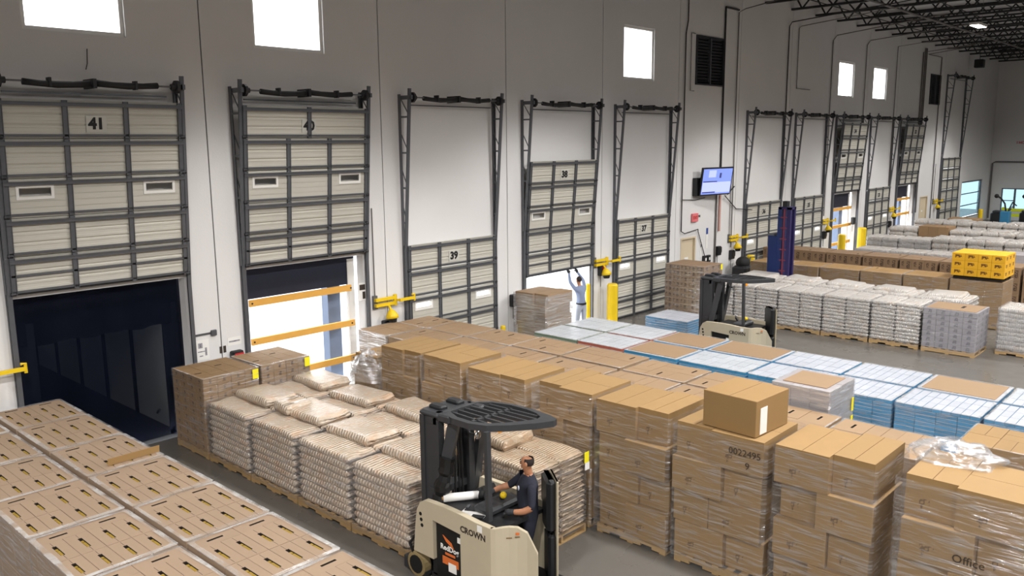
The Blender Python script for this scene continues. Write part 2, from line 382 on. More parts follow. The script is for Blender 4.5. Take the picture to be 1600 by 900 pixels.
for y in (-3.4, -10.5): link('sprinkler_pipe', pm, ceil, (0, y, 0))
# windows
wl = ['bright square window above the leftmost dock door', 'bright square window above the second dock door', 'bright square window above the fifth dock door', 'bright window above the seventh door, left of the far pair', 'bright window right of the far pair', 'low blue-tinted window at the far end of the dock wall']
for i, (a, b, c, d) in enumerate(wins):
    t = thing('window_%d' % (i + 1), wl[i], None, ((a + b) / 2, .08, c), kind='structure'); hw = (b - a) / 2; h = d - c
    fw = .07
    for (p, q, r, s) in ((-hw, hw, 0, fw), (-hw, hw, h - fw, h), (-hw, -hw + fw, fw, h - fw), (hw - fw, hw, fw, h - fw)): MB().box(p, q, -.03, .06, r, s).build('window_frame', 'white_paint' if i < 5 else 'galv', t)
    if i < 5:
        MB().box(-hw + fw, hw - fw, .02, .03, fw, h - fw).build('pane', 'glass', t)
    else:
        for k in range(3):
            z0 = fw + (h - 2 * fw) * k / 3; z1 = fw + (h - 2 * fw) * (k + 1) / 3
            MB().box(-hw + fw, hw - fw, .02, .03, z0 + .03, z1 - .03).build('pane', 'tinted_glass', t); MB().box(-hw, hw, -.02, .05, z1 - .03, z1 + .03).build('window_bar', 'galv', t)
t = thing('window_7', 'small blue-tinted window in the far end wall', None, (X1 + .1, -1.62, .6), kind='structure')
for (p, q, r, s) in ((-.82, .82, 0, .07), (-.82, .82, 1.53, 1.6), (-.82, -.75, .07, 1.53), (.75, .82, .07, 1.53), (-.06, .06, .07, 1.53)): MB().box(-.05, .05, p, q, r, s).build('window_frame', 'galv', t)
MB().box(-.01, .01, -.75, .75, .07, 1.53).build('pane', 'tinted_glass', t)
MB().box(-.03, .03, .06, .75, .72, .78).build('window_bar', 'galv', t)
# louvred vents
for i, (a, b, c, d) in enumerate(vents):
    t = thing('wall_vent', ['dark louvred wall vent above the television', 'dark louvred wall vent beside the farthest tall door'][i], 'vent', ((a + b) / 2, 0, c), group='wall vents'); hw = (b - a) / 2; h = d - c
    for (p, q, r, s) in ((-hw, hw, 0, .05), (-hw, hw, h - .05, h), (-hw, -hw + .05, .05, h - .05), (hw - .05, hw, .05, h - .05)): MB().box(p, q, -.05, .2, r, s).build('frame', 'vent_dark', t)
    MB().box(-.03, .03, -.06, .1, .05, h - .05).build('mullion', 'galv', t)
    sm = MB().at(Matrix.Rotation(-.7, 4, 'X')).box(-hw + .05, hw - .05, -.07, .07, -.006, .006).mesh('slat', 'vent_dark')
    for k in range(15): link('slat', sm, t, (0, .06, .1 + k * (h - .2) / 14))
    MB().box(-hw + .02, hw - .02, .2, .23, .02, h - .02).build('backing', 'black_plastic', t)
# personnel doors
for i, (a, b, c, d) in enumerate(mandoors):
    t = thing('door_%d' % (12 + i), ['beige personnel door under the television', 'beige personnel door left of the tall far door'][i], None, ((a + b) / 2, .06, 0), kind='structure'); hw = (b - a) / 2
    MB().box(-hw + .06, hw - .06, 0, .05, 0, d - .06).build('door_leaf', 'man_door', t)
    for (p, q, r, s) in ((-hw, -hw + .06, 0, d), (hw - .06, hw, 0, d), (-hw + .06, hw - .06, d - .06, d)): MB().box(p, q, -.08, .1, r, s).build('door_frame', 'man_door', t)
    MB().box(-.12, .12, -.006, 0, 1.45, 1.53).build('sign', 'paper', t); MB().box(-hw + .12, hw - .12, -.05, -.02, 1.0, 1.06).build('push_bar', 'galv', t)
# outside ground and yard
struct('yard_ground', MB().box(X0 - 10, X1 + 25, .24, 40, -1.35, -1.2).box(X1 + .24, X1 + 25, Y0, .24, -1.35, -1.2), 'asphalt', 'bright paved yard outside the dock doors')

# ------------------------------------------------------------------ ceiling lamps
def lamp(x, y, label, power, spread, grp='high-bay lamps under the roof'):
    t = thing('high_bay_lamp', label, 'ceiling lamp', (x, y, 10.3), group=grp)
    MB().box(-.62, .62, -.2, .2, .02, .12).build('housing', 'white_paint', t)
    MB().box(-.58, .58, -.17, .17, 0, .02).build('lens', 'lens_glow', t)
    for sx in (-.5, .5): MB().tube([(sx, 0, .12), (sx, 0, 1.25)], .008, 5).build('hanger', 'conduit', t)
    ld = bpy.data.lights.new('lamp_light', 'SPOT'); ld.energy = power; ld.color = LAMP_COL; ld.spot_size = math.radians(spread); ld.spot_blend = .35; ld.shadow_soft_size = .35
    lo = bpy.data.objects.new('lamp_light', ld); COL.objects.link(lo); lo.parent = t; lo.location = (0, 0, -.04)
for j, y in enumerate((-4.95, -12.2, -20.0, -28.5)):
    for i, xx in enumerate((-2.5, 9.5, 17.5, 28.3, 40.7, 53.5) if j == 0 else ((-10.0, 0.0, 10.0, 20.0, 30.0, 41.5, 53.0) if j < 3 else (-5.0, 8.0, 21.0, 36.0))):
        lamp(xx, y, 'glowing rectangular high-bay lamp hanging between the dark roof joists' if (i == 4 and j == 0) else 'high-bay lamp hanging under the roof joists out of view', LAMP_POWER if j == 0 else LAMP_POWER_WIDE, LAMP_SPREAD if j == 0 else LAMP_SPREAD_WIDE)
# ------------------------------------------------------------------ vertical-lift dock doors
def path_y(z, z0=3.0, k=.078): return -.075 - max(0, z - z0) * k
def section_mesh(W, H):
    prof = [(0, 0), (.02, -.012), (.045, -.012), (.05, 0)]
    z = .05
    nb = 3; bh = (H - .1) / nb
    for i in range(nb):
        prof += [(z + .02, -.018), (z + bh * .33, -.018), (z + bh * .36, -.012), (z + bh * .66, -.012), (z + bh * .69, -.018), (z + bh - .025, -.018), (z + bh - .008, 0)]
        z += bh
    prof += [(H - .04, 0), (H, -.012)]
    prof = sorted(prof); vs = []; fs = []
    for (zz, y) in prof: vs += [(-W / 2, y, zz), (W / 2, y, zz), (W / 2, .04, zz), (-W / 2, .04, zz)]
    for i in range(len(prof) - 1):
        a = i * 4
        for k in range(4): fs.append((a + k, a + (k + 1) % 4, a + 4 + (k + 1) % 4, a + 4 + k))
    n = len(vs); fs += [(3, 2, 1, 0), (n - 4, n - 3, n - 2, n - 1)]
    mb = MB(); mb.add(vs, fs); return mb.mesh('leaf_section', 'door_panel')
def section_holed(W, H, holes):
    """section with real openings for the vision lites"""
    mb = MB(); xs = [-W / 2]
    for (a, b) in holes: xs += [a, b]
    xs.append(W / 2)
    for i in range(0, len(xs), 2): mb.box(xs[i], xs[i + 1], -.016, .04, 0, H)
    for (a, b) in holes: mb.box(a, b, -.016, .04, 0, H * .52).box(a, b, -.016, .04, H * .52 + .16, H)
    for k in range(1, 6):
        zz = H * k / 6.0
        if .5 * H < zz < .8 * H:
            for i in range(0, len(xs), 2): mb.box(xs[i] + .03, xs[i + 1] - .03, -.024, -.016, zz - .05, zz + .04)
        else: mb.box(-W / 2 + .02, W / 2 - .02, -.024, -.016, zz - .05, zz + .04)
    return mb.mesh('leaf_section', 'door_panel')
W_, NS = 3.04, 5
SH = 3.2 / NS
SECM = section_mesh(W_, SH - .01); SECH = section_holed(W_, SH - .01, [(-1.3, -.78), (.78, 1.3)])
STRUT = MB().box(-W_ / 2, W_ / 2, -.075, -.02, -.032, .032).box(-W_ / 2, W_ / 2, -.09, -.075, .022, .032).mesh('strut', 'galv')
RAIL = MB().box(-W_ / 2, W_ / 2, -.05, -.02, -.018, .018).mesh('rail', 'galv')
STILE = MB().box(-.042, .042, -.05, -.018, 0, SH - .012).box(-.042, -.034, -.062, -.05, 0, SH - .012).box(.034, .042, -.062, -.05, 0, SH - .012).mesh('stile', 'galv')
LITE = MB().box(-.29, .29, -.036, -.016, -.12, -.075).box(-.29, .29, -.036, -.016, .075, .12).box(-.29, -.245, -.036, -.016, -.075, .075).box(.245, .29, -.036, -.016, -.075, .075).mesh('window_frame', 'white_paint')
LPANE = MB().box(-.25, .25, .0, .008, -.08, .08).mesh('pane', 'glass')
SEAL = MB().box(-W_ / 2, W_ / 2, -.03, .07, -.003, .03).mesh('bottom_seal', 'black_rubber')
ROLL = MB().tube([(-.03, -.03, 0), (.05, -.03, 0)], .035, 8).mesh('roller', 'dark_steel')
PLATE = MB().box(-.17, .17, -.03, -.024, -.14, .14).mesh('number_plate', 'plate')
RUNGS = {}
def build_door(n, xl, bottom, number, label, top=6.85, lites=True, W=DW, hs=1.0, sections=NS, stl=None):
    t = thing('door_%d' % n, label, None, (xl + W / 2, 0, 0), kind='structure'); kx = (W - .06) / W_; z00 = 3.0 * hs
    for i in range(sections):
        z = bottom + i * SH
        ang = math.atan2(path_y(z + SH, z00) - path_y(z, z00), SH)
        holed = lites and i == 2
        s = link('leaf_section', SECH if holed else SECM, t, (0, path_y(z, z00) + .005, z), (-ang, 0, 0)); s.scale = (kx, 1, 1)
        link('strut', STRUT, s, (0, 0, SH - .08)); link('rail', RAIL, s, (0, 0, .05))
        if i == 0: link('rail', RAIL, s, (0, 0, SH * .5)); link('bottom_seal', SEAL, s, (0, 0, 0))
        for sx in ((stl(i) if stl else (-.5, .5))): link('stile', STILE, s, (sx, 0, 0))
        for sx in (-1.475, 1.475): link('stile', STILE, s, (sx, 0, 0)); link('roller', ROLL, s, (sx * 1.02, 0, .02))
        if holed:
            for sx in (-1.04, 1.04): link('window_frame', LITE, s, (sx, 0, SH * .52 + .08)); link('pane', LPANE, s, (sx, 0, SH * .52 + .08))
        if i == sections - 1 and number:
            link('number_plate', PLATE, s, (0, 0, .24)); link('door_number', text_mesh(number, .26, 'number_black', .003, .012), s, (0, -.033, .24), FACE_NY)
    for sx in (-1, 1):
        x = sx * (W / 2 - .005)
        mb = MB(); tp = top
        pts = [(x, path_y(zz, z00) - .005, zz) for zz in (0, z00, tp)]
        for a, b in zip(pts[:-1], pts[1:]): mb.bar(a, b, .05, .07, up=(1, 0, 0))
        mb.build('track', 'galv', t)
        xw = x + sx * .02
        MB().box(xw - .025, xw + .025, -.045, 0, 0, tp - .12).box(xw - .025 if sx < 0 else xw + .015, xw - .015 if sx < 0 else xw + .025, -.1, -.045, z00 + .2, tp - .12).build('wall_angle', 'galv', t)
        zz = z00 + .75; k = 0
        while zz < tp - .2:
            yy = path_y(zz, z00); MB().bar((xw, -.02, zz), (xw, yy - .01, zz), .04, .04).build('brace', 'galv', t)
            if k % 1 == 0 and zz + .55 < tp: MB().bar((xw, -.02, zz + .5), (xw, yy - .03, zz + .04), .018).build('diagonal_brace', 'galv', t)
            zz += .82; k += 1
        yt = path_y(tp - .2, z00)
        MB().bar((x, 0, tp - .2), (x, yt - .1, tp - .2), .05, .09).build('bracket', 'galv', t)
        MB().tube([(x - sx * .2, yt, tp - .2), (x - sx * .13, yt, tp - .2), (x - sx * .125, yt, tp - .2), (x - sx * .07, yt, tp - .2), (x - sx * .065, yt, tp - .2), (x - sx * .03, yt, tp - .2)], [.055, .055, .12, .12, .06, .06], 10).build('cable_drum', 'dark_steel', t)
    yt = path_y(top - .2, z00)
    MB().tube([(-W / 2, yt, top - .2), (W / 2, yt, top - .2)], .018, 6).build('spring_shaft', 'galv', t)
    for sx in (-1, 1):
        pts = [(sx * (.05 + q * (W / 2 - .5)), yt + .012 * math.sin(q * 5 + n), top - .2 - .03 * math.sin(q * 3.1) + .01 * sx) for q in (0, .25, .5, .75, 1)]
        MB().tube(pts, [.06, .052, .058, .05, .054], 8).build('torsion_spring', 'spring_cover', t, smooth=True)
        MB().box(sx * .7 - .02, sx * .7 + .02, yt - .07, yt + .07, top - .28, top - .13).build('spring_clip', 'dark_steel', t)
    MB().bar((0, 0, top - .2), (0, yt - .07, top - .2), .06, .16).build('center_bearing', 'dark_steel', t)
    MB().box(-W / 2 + .2, W / 2 - .2, -.16, -.12, top - .38, top - .35).build('header_bar', 'galv', t)
    return t
OPEN, CL = 3.18, .004
build_door(1, DOORS[0], OPEN, '41', 'raised dock door numbered 41 over the dark trailer opening', stl=None)
build_door(2, DOORS[1], OPEN, '40', 'raised dock door numbered 40 over an opening with orange bars', stl=lambda i: (0,) if i == 4 else (-.5, .5))
build_door(3, DOORS[2], CL, '39', 'closed dock door numbered 39, left of the partly raised one')
build_door(4, DOORS[3], 1.9, '38', 'partly raised dock door numbered 38 with a person beneath')
build_door(5, DOORS[4], CL, '37', 'closed dock door numbered 37 beside the yellow bollard')
build_door(6, DOORS[5], CL, '36', 'closed dock door numbered 36, first past the television')
build_door(7, DOORS[6], CL, '35', 'closed dock door numbered 35, behind the blue rack')
build_door(8, DOORS[7], OPEN, '34', 'raised dock door numbered 34 in the far half of the wall')
build_door(9, DOORS[8], CL, '33', 'closed dock door numbered 33 between the two far raised doors')
build_door(10, DOORS[9], OPEN, '32', 'raised dock door numbered 32, farthest of the raised doors')
build_door(11, 54.4, CL, None, 'tall closed door at the far end with high tracks', top=9.45, lites=False, W=3.75, hs=1.5, sections=7)

# openings: jamb posts, curtains, gate bars, pads
def dock_opening(xl, name, bars=True):
    t = thing('dock_shelter', 'black header curtain and grey side pads framing the opening of the ' + name, 'dock shelter', (xl, .3, 0), group='dock shelters')
    MB().box(.1, DW - .1, 0, .12, 2.42, 3.2).build('header_curtain', 'navy_fabric', t)
    MB().at(Matrix.Translation((DW - .58, .25, -.4)) @ Matrix.Rotation(-.12, 4, 'Z')).box(-.1, .22, 0, .3, 0, 2.95).build('side_pad', 'pad_blue', t)
    MB().at(Matrix.Translation((-.02, .25, -.4))).box(-.3, .08, 0, .3, 0, 2.95).build('side_pad', 'pad_blue', t)
    MB().box(DW - .3, DW - .12, -.02, .05, 0, 3.0).build('edge_post', 'white_paint', t)
    for k, z in enumerate((2.36, 1.54, .72)):
        b = thing('gate_bar', '%s orange wooden safety bar across the opening of the %s' % (('top', 'middle', 'lowest')[k], name), 'safety bar', (xl + DW / 2, .14, z), group='safety bars')
        MB().box(-1.35, 1.28 if k else 1.22, -.03, .03, -.07, .07).build('plank', 'wood_orange', b)
        for sx in (-1.3, 1.2): MB().tube([(sx, -.045, 0), (sx, -.028, 0)], .02, 6).build('bolt', 'dark_steel', b)
dock_opening(DOORS[1], 'second dock door'); dock_opening(DOORS[7], 'raised dock door 34'); dock_opening(DOORS[9], 'farthest raised door')
# trailer behind the first door
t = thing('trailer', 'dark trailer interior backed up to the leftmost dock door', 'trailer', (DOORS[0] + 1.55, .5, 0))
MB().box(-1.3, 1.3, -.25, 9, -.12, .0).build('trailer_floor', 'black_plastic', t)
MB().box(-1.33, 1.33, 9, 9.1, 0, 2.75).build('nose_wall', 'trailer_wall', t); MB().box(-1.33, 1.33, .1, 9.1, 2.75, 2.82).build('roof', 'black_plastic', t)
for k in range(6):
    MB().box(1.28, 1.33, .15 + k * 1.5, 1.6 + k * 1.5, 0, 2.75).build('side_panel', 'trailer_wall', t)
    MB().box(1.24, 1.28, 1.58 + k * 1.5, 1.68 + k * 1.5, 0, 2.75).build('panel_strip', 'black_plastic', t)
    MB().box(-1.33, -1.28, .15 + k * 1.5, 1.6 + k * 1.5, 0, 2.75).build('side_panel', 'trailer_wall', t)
link('stencil', text_mesh('1771', .2, 'number_black'), t, (1.272, .75, 2.35), (PI / 2, 0, -PI / 2)); link('stencil', text_mesh('178804', .16, 'number_black'), t, (1.272, .72, 2.1), (PI / 2, 0, -PI / 2))
MB().tube([(1.24, .5, .3), (1.24, .6, .22)], .03, 6).build('tie_ring', 'chrome', t)
t = thing('dock_shelter', 'navy fabric dock curtain hanging around the leftmost opening', 'dock shelter', (DOORS[0], .31, 0), group='dock shelters')
def fold_curtain(x0, x1, z0, z1, n, amp, name):
    vs = []; fs = []
    for i in range(n + 1):
        x = x0 + (x1 - x0) * i / n; y = amp * math.sin(i * 1.9) + amp * .6 * math.sin(i * .8)
        vs += [(x, y, z0 + .03 * math.sin(i * 1.1)), (x, y, z1), (x, y + .03, z1), (x, y + .03, z0)]
    for i in range(n):
        a = i * 4
        for k in range(4): fs.append((a + k, a + 4 + k, a + 4 + (k + 1) % 4, a + (k + 1) % 4))
    mb = MB(); mb.add(vs, fs); return mb.build(name, 'navy_fabric', t, smooth=True)
fold_curtain(-.1, DW + .1, 2.2, 3.35, 22, .03, 'header_curtain'); fold_curtain(-.1, .42, -.1, 2.6, 6, .03, 'side_curtain'); fold_curtain(DW - .42, DW + .1, -.1, 2.6, 6, .03, 'side_curtain')
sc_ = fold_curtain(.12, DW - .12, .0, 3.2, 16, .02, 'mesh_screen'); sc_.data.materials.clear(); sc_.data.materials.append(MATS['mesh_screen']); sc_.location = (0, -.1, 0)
t = thing('wrapped_freezer', 'pale boxy cabinet standing deep inside the dark trailer', 'cabinet', (DOORS[0] + .95, 4.2, 0))
MB().cbox(-.5, .5, -.4, .4, .05, 1.85, .03).build('body', 'paper', t); MB().box(-.22, .22, -.42, -.4, 1.05, 1.5).build('window', 'number_black', t); MB().box(-.45, .45, -.35, .35, 0, .05).build('base', 'black_plastic', t)
# dock levelers sills and outdoor light slabs at other doors not needed

# ------------------------------------------------------------------ dock lights on yellow double arms
def dock_light(x, label, flip=1, lampdn=True):
    t = thing('dock_light', label, 'dock light', (x, -.006, 1.95), group='yellow dock lights')
    MB().box(-.06, .06, -.05, 0, -.16, .16).build('wall_plate', 'galv', t)
    for z in (-.07, .06): MB().box(-.04, .55, -.13, -.05, z - .035, z + .035).build('arm', 'yellow_paint', t)
    MB().tube([(.55, -.09, -.13), (.55, -.09, .13)], .05, 8).build('pivot', 'yellow_paint', t)
    MB().box(.55, 1.0, -.3, -.24, -.02, .045).bar((.55, -.09, 0), (.62, -.27, .0), .05).build('arm', 'yellow_paint', t)
    MB().tube([(.93, -.27, .1), (1.0, -.27, .1), (1.0, -.27, -.06)], .028, 6).build('handle_loop', 'yellow_paint', t)
    MB().tube([(.3, -.16, -.1), (.34, -.2, -.22)], .03, 6).build('neck', 'yellow_paint', t)
    MB().tube([(.34, -.2, -.2), (.34, -.2, -.24), (.34, -.22, -.33), (.34, -.23, -.4)], [.05, .09, .15, .16], 10).build('lamp_shade', 'yellow_paint', t, smooth=True)
    MB().tube([(.34, -.23, -.385), (.34, -.24, -.5)], [.12, .09], 10).build('lamp_head', 'black_plastic', t)
    MB().tube([(0, -.03, .16), (0, -.03, 2.2)], .014, 6).build('feed_conduit', 'conduit', t)
    return t
dl = ['yellow arm of the dock light left of the leftmost door, cut by the frame', 'yellow dock light between the orange-barred opening and door 39', 'yellow dock light above the yellow bollard left of door 37', 'yellow dock light left of door 36 under the television', 'yellow dock light left of the raised door 34', 'yellow dock light left of the farthest raised door', 'yellow dock light left of the tall far door']
for xx, l in zip((3.4, 11.9, 20.35, 28.75, 37.3, 45.9, 53.4), dl): dock_light(xx, l)
# bollards
def bollard(x, y, h, r, label):
    t = thing('bollard', label, 'bollard', (x, y, 0), group='yellow bollards')
    MB().tube([(0, 0, 0), (0, 0, h - .05), (0, 0, h)], [r, r, r * .82], 14).build('post', 'yellow_paint', t, smooth=False); MB().box(-r * 1.4, r * 1.4, -r * 1.4, r * 1.4, 0, .012).build('base_plate', 'yellow_paint', t)
bollard(20.72, -.45, 1.3, .17, 'thick yellow bollard in front of door 37'); bollard(29.75, -.45, 1.25, .15, 'yellow bollard in front of door 36')
bollard(38.6, -.5, 1.3, .17, 'yellow bollard left of the raised door 34'); bollard(41.2, -.45, 1.4, .2, 'thick yellow bollard right of the raised door 34')
bollard(19.75, -.25, 1.4, .07, 'slim yellow post beside the person at the partly raised door'); bollard(15.98, -.28, .75, .07, 'short slim yellow post right of door 39')
for i, (xx, zz, mm, l) in enumerate(((20.66, 1.72, 'red_paint', 'red and yellow control box above the bollard by door 37'), (12.2, 1.35, 'black_plastic', 'black control box under the dock light by door 39'), (28.95, 1.35, 'black_plastic', 'black control box left of door 36'), (37.6, 1.35, 'black_plastic', 'dark control box left of raised door 34'), (41.0, 1.75, 'black_plastic', 'dark control box above the bollard right of raised door 34'), (46.1, 1.2, 'black_plastic', 'dark control box left of the farthest raised door'), (27.9, 1.6, 'black_plastic', 'black control box on the wall near the television'), (8.32, 1.35, 'black_plastic', 'dark red beacon box low between the two leftmost doors'), (16.65, 1.35, 'black_plastic', 'black latch box left of the partly raised door'))):
    t = thing('control_box', l, 'control box', (xx, 0, zz), group='wall control boxes')
    MB().cbox(-.12, .12, -.14, 0, -.2, .14, .015).build('box', 'black_plastic' if i != 7 else 'number_black', t)
    MB().box(-.03 if i == 0 else -.08, .11, -.16, -.14, -.1, .1).build('face', mm if i != 7 else 'red_paint', t)
    for k in range(2): MB().tube([(.05, -.16, .05 - k * .1), (.05, -.175, .05 - k * .1)], .02, 8).build('button', 'yellow_paint' if i == 0 else 'galv', t)
    MB().tube([(0, -.04, -.2), (0, -.04, -.55)], .012, 6).build('conduit', 'conduit', t)

# ------------------------------------------------------------------ conduits, cables, signs, television
def run(name, pts, r, m, label, cat='conduit', grp='wall conduits'):
    o = MB().tube(pts, r, 6).build(name, m); tag(o, label, cat, grp); return o
d = -.045
run('conduit', [(25.42, d, 10.8), (25.42, d, 9.6), (25.3, d, 9.15), (25.3, d, 2.5)], .022, 'cable_black', 'dark conduit dropping left of the louvred vent to the personnel door')
run('conduit', [(28.9, -2.5, 10.6), (28.9, -.3, 10.3), (28.9, d, 10.2), (28.9, d, 1.6)], .02, 'conduit', 'long conduit bending from the roof just right of the television')
run('conduit', [(28.9, d, 10.28), (27.93, d, 10.28), (27.93, d, 10.1), (27.93, d, 4.6)], .035, 'cable_black', 'thick dark conduit dropping along the vent to the television')
run('conduit', [(27.7, d, 3.8), (27.7, d, 1.0)], .035, 'conduit', 'thick conduit below the television down to the floor boxes')
run('conduit', [(25.9, d, 9.2), (25.65, d, 9.2), (25.65, d, 7.3), (25.9, d, 7.3)], .015, 'conduit', 'thin looped conduit at the left edge of the louvred vent')
run('conduit', [(33.1, -5, 10.6), (33.1, d - .1, 10.25), (33.1, d, 10.1), (33.1, d, 2.2)], .022, 'cable_black', 'conduit dropping from the roof between doors 36 and 35')
run('conduit', [(34.2, -4, 10.55), (34.2, d, 10.2), (34.0, d, 10.1), (34.0, d, 7.7), (35.3, d, 7.7)], .018, 'conduit', 'conduit with a short horizontal foot above door 35')
run('conduit', [(37.9, -4.5, 10.6), (37.9, d, 10.15), (37.5, d, 9.9), (37.5, d, 2.2)], .022, 'conduit', 'curved conduit left of the far pair of windows')
run('conduit', [(41.9, -4.5, 10.6), (41.9, d, 10.25), (41.5, d, 10.0), (41.5, d, 2.0)], .02, 'conduit', 'conduit between the far pair of windows')
run('conduit', [(45.7, -4.0, 10.6), (45.7, d, 10.25), (45.7, d, 3.0)], .02, 'conduit', 'conduit right of the far pair of windows')
for k, xx in enumerate((49.75, 50.05, 50.3)): run('conduit', [(xx, -3 if k == 0 else d, 10.5), (xx, d, 10.25), (xx, d, 1.5)], .035, 'conduit', '%s of three bundled vertical conduits past the farthest raised door' % ('leftmost', 'middle', 'rightmost')[k])
run('conduit', [(50.6, -1.8, 10.4), (50.6, d, 10.2), (52.9, d, 10.2)], .02, 'conduit', 'conduit bending from the roof above the far vent')
run('conduit', [(53.0, d, 10.2), (53.0, d, .8)], .03, 'conduit', 'conduit between the far vent and the tall door')
run('cable', [(26.75, -.1, 3.6), (26.2, d, 3.55), (25.3, d, 3.6)], .014, 'cable_black', 'thin cable running left from the television', 'cable')
run('cable', [(28.3, -.15, 3.65), (29.0, d, 3.9)], .025, 'cable_black', 'short cable running right from the television', 'cable')
run('cable', [(28.2, -.1, 3.6), (29.2, d, 3.05), (30.2, -.2, 2.95)], .018, 'cable_black', 'slanting cable from the television towards door 36', 'cable')
run('conduit', [(27.95, d, 3.7), (27.95, d, 2.3)], .05, 'pink_conduit', 'pinkish conduit right below the television')
run('conduit', [(25.3, d, 2.5), (25.45, d - .05, 2.42), (26.35, d - .05, 2.5), (26.45, d, 2.4), (27.0, d, 1.4)], .016, 'cable_black', 'cable sagging over the personnel door to the switch boxes', 'cable')
run('cable', [(5.95, d, 7.25), (5.93, d, 7.0), (5.9, d, 6.9)], .008, 'cable_black', 'short loose wire below the leftmost window', 'cable')
t = thing('television', 'wall-mounted television showing a blue screen', 'television', (27.0, -.42, 4.18))
t.rotation_euler = (.14, 0, -.16)
MB().cbox(-.86, .86, 0, .07, -.5, .5, .012).build('housing', 'bezel', t); MB().box(-.8, .8, -.006, 0, -.45, .45).build('screen', 'screen', t)
for (a, b, c, e, mm) in ((-.78, .78, -.02, -.4, 'screen_light'), (-.76, .0, -.02, .02, 'screen_dark'), (-.76, -.05, -.4, -.36, 'screen_dark'), (.1, .2, .12, .3, 'screen_dark'), (-.5, -.1, .15, .4, 'screen_light')):
    MB().box(a, b, -.009 if mm == 'screen_light' else -.012, -.006, min(c, e), max(c, e)).build('screen_content', mm, t)
MB().box(-.25, .25, .07, .36, -.2, .2).build('wall_bracket', 'black_plastic', t)
t = thing('wall_box', 'dark box on the wall behind the left edge of the television', 'box', (26.25, 0, 4.0)); MB().cbox(-.2, .2, -.16, 0, -.32, .32, .01).build('box', 'black_plastic', t)
t = thing('exit_sign', 'small pink exit sign below the television', 'sign', (26.2, 0, 2.92))
MB().cbox(-.2, .2, -.07, 0, -.15, .15, .01).build('housing', 'pink_sign', t); link('lettering', text_mesh('EXIT', .15, 'red_paint', .002, .004), t, (0, -.073, 0), FACE_NY)
for sx in (.27,): MB().tube([(sx - .07, -.03, .0), (sx, -.05, .04), (sx + .02, -.09, .04)], [.02, .045, .045], 8).build('lamp_head', 'galv', t)
# notices on the wall
def notice(x, z, w, h, label, rows, bracket=False, ink='ink'):
    t = thing('notice', label, 'notice', (x, -.004, z), group='wall notices')
    MB().box(-w / 2, w / 2, -.004, .003, -h / 2, h / 2).build('sheet', 'paper', t)
    for (a, b, c, e) in rows: MB().box(a * w, b * w, -.006, -.004, c * h, e * h).build('print', ink, t)
notice(7.62, 1.62, .3, .4, 'white notice with barcode right of the leftmost door', ((-.25, .05, .1, .36), (-.3, .2, -.1, -.05), (.2, .34, -.3, .1), (-.2, .05, -.32, -.27)), ink='grey_print')
for z in (1.93, 1.3):
    o = MB().box(7.42, 7.82, -.012, -.004, z - .02, z + .02).cbox(7.82, 7.94, -.05, -.002, z - .06, z + .06, .01).build('label_rail', 'galv'); tag(o, 'grey %s rail of the barcode notice by the leftmost door' % ('upper' if z > 1.5 else 'lower'), 'rail', 'label rails')
for xx in (8.02, 8.1): o = MB().box(xx - .03, xx + .03, -.006, -.002, 1.48, 1.62).build('stencil_mark', 'ink'); tag(o, 'small dark stencil mark, %s of two beside the barcode notice' % ('left' if xx < 8.05 else 'right'), 'mark', 'stencil marks')
notice(8.32, 1.68, .3, .16, 'pale notice above the dark red beacon box', ((-.4, .4, -.1, .1),), ink='grey_print')
notice(11.82 - .25, 2.25, .2, .42, 'narrow notice with dark print left of the dock light by door 39', ((-.4, .4, .1, .4), (0, .4, -.4, .0)))
notice(27.15, 2.1, .14, .75, 'tall narrow blue and white notice below the television', ((-.5, .5, .2, .5),), ink='blue_mark')
notice(26.75, 1.75, .14, .6, 'narrow pale notice right of the personnel door', ((-.3, .3, .1, .3),), ink='grey_print')
for i, xx in enumerate((26.95, 27.22)):
    t = thing('switch_box', ['left', 'right'][i] + ' small switch box of the pair below the television', 'switch box', (xx, 0, 1.35), group='switch boxes'); MB().cbox(-.1, .1, -.1, 0, -.13, .13, .01).build('box', 'black_plastic', t); MB().box(-.04, .04, -.115, -.1, -.05, .05).build('switch', 'paper', t)
o = link('end_wall_lettering', text_mesh('I HOLD E', .24, 'red_paint', .002, .008), None, (X1 - .01, -1.95, 5.3), (PI / 2, 0, -PI / 2)); tag(o, 'small dark red lettering high on the far end wall', 'lettering')
run('conduit', [(X1 - .07, -.12, .1), (X1 - .07, -.12, 3.9), (X1 - .07, -.3, 4.0), (X1 - .07, -8, 4.0)], .05, 'conduit', 'pipe running along the far end wall')
t = thing('camera_box', 'small black box hanging under the roof at the far end', 'camera', (58.6, -.6, 10.15)); MB().cbox(-.25, .25, -.25, .25, -.25, .25, .03).build('body', 'black_plastic', t); MB().tube([(0, 0, .25), (0, 0, .7)], .02, 6).build('hanger', 'dark_steel', t)
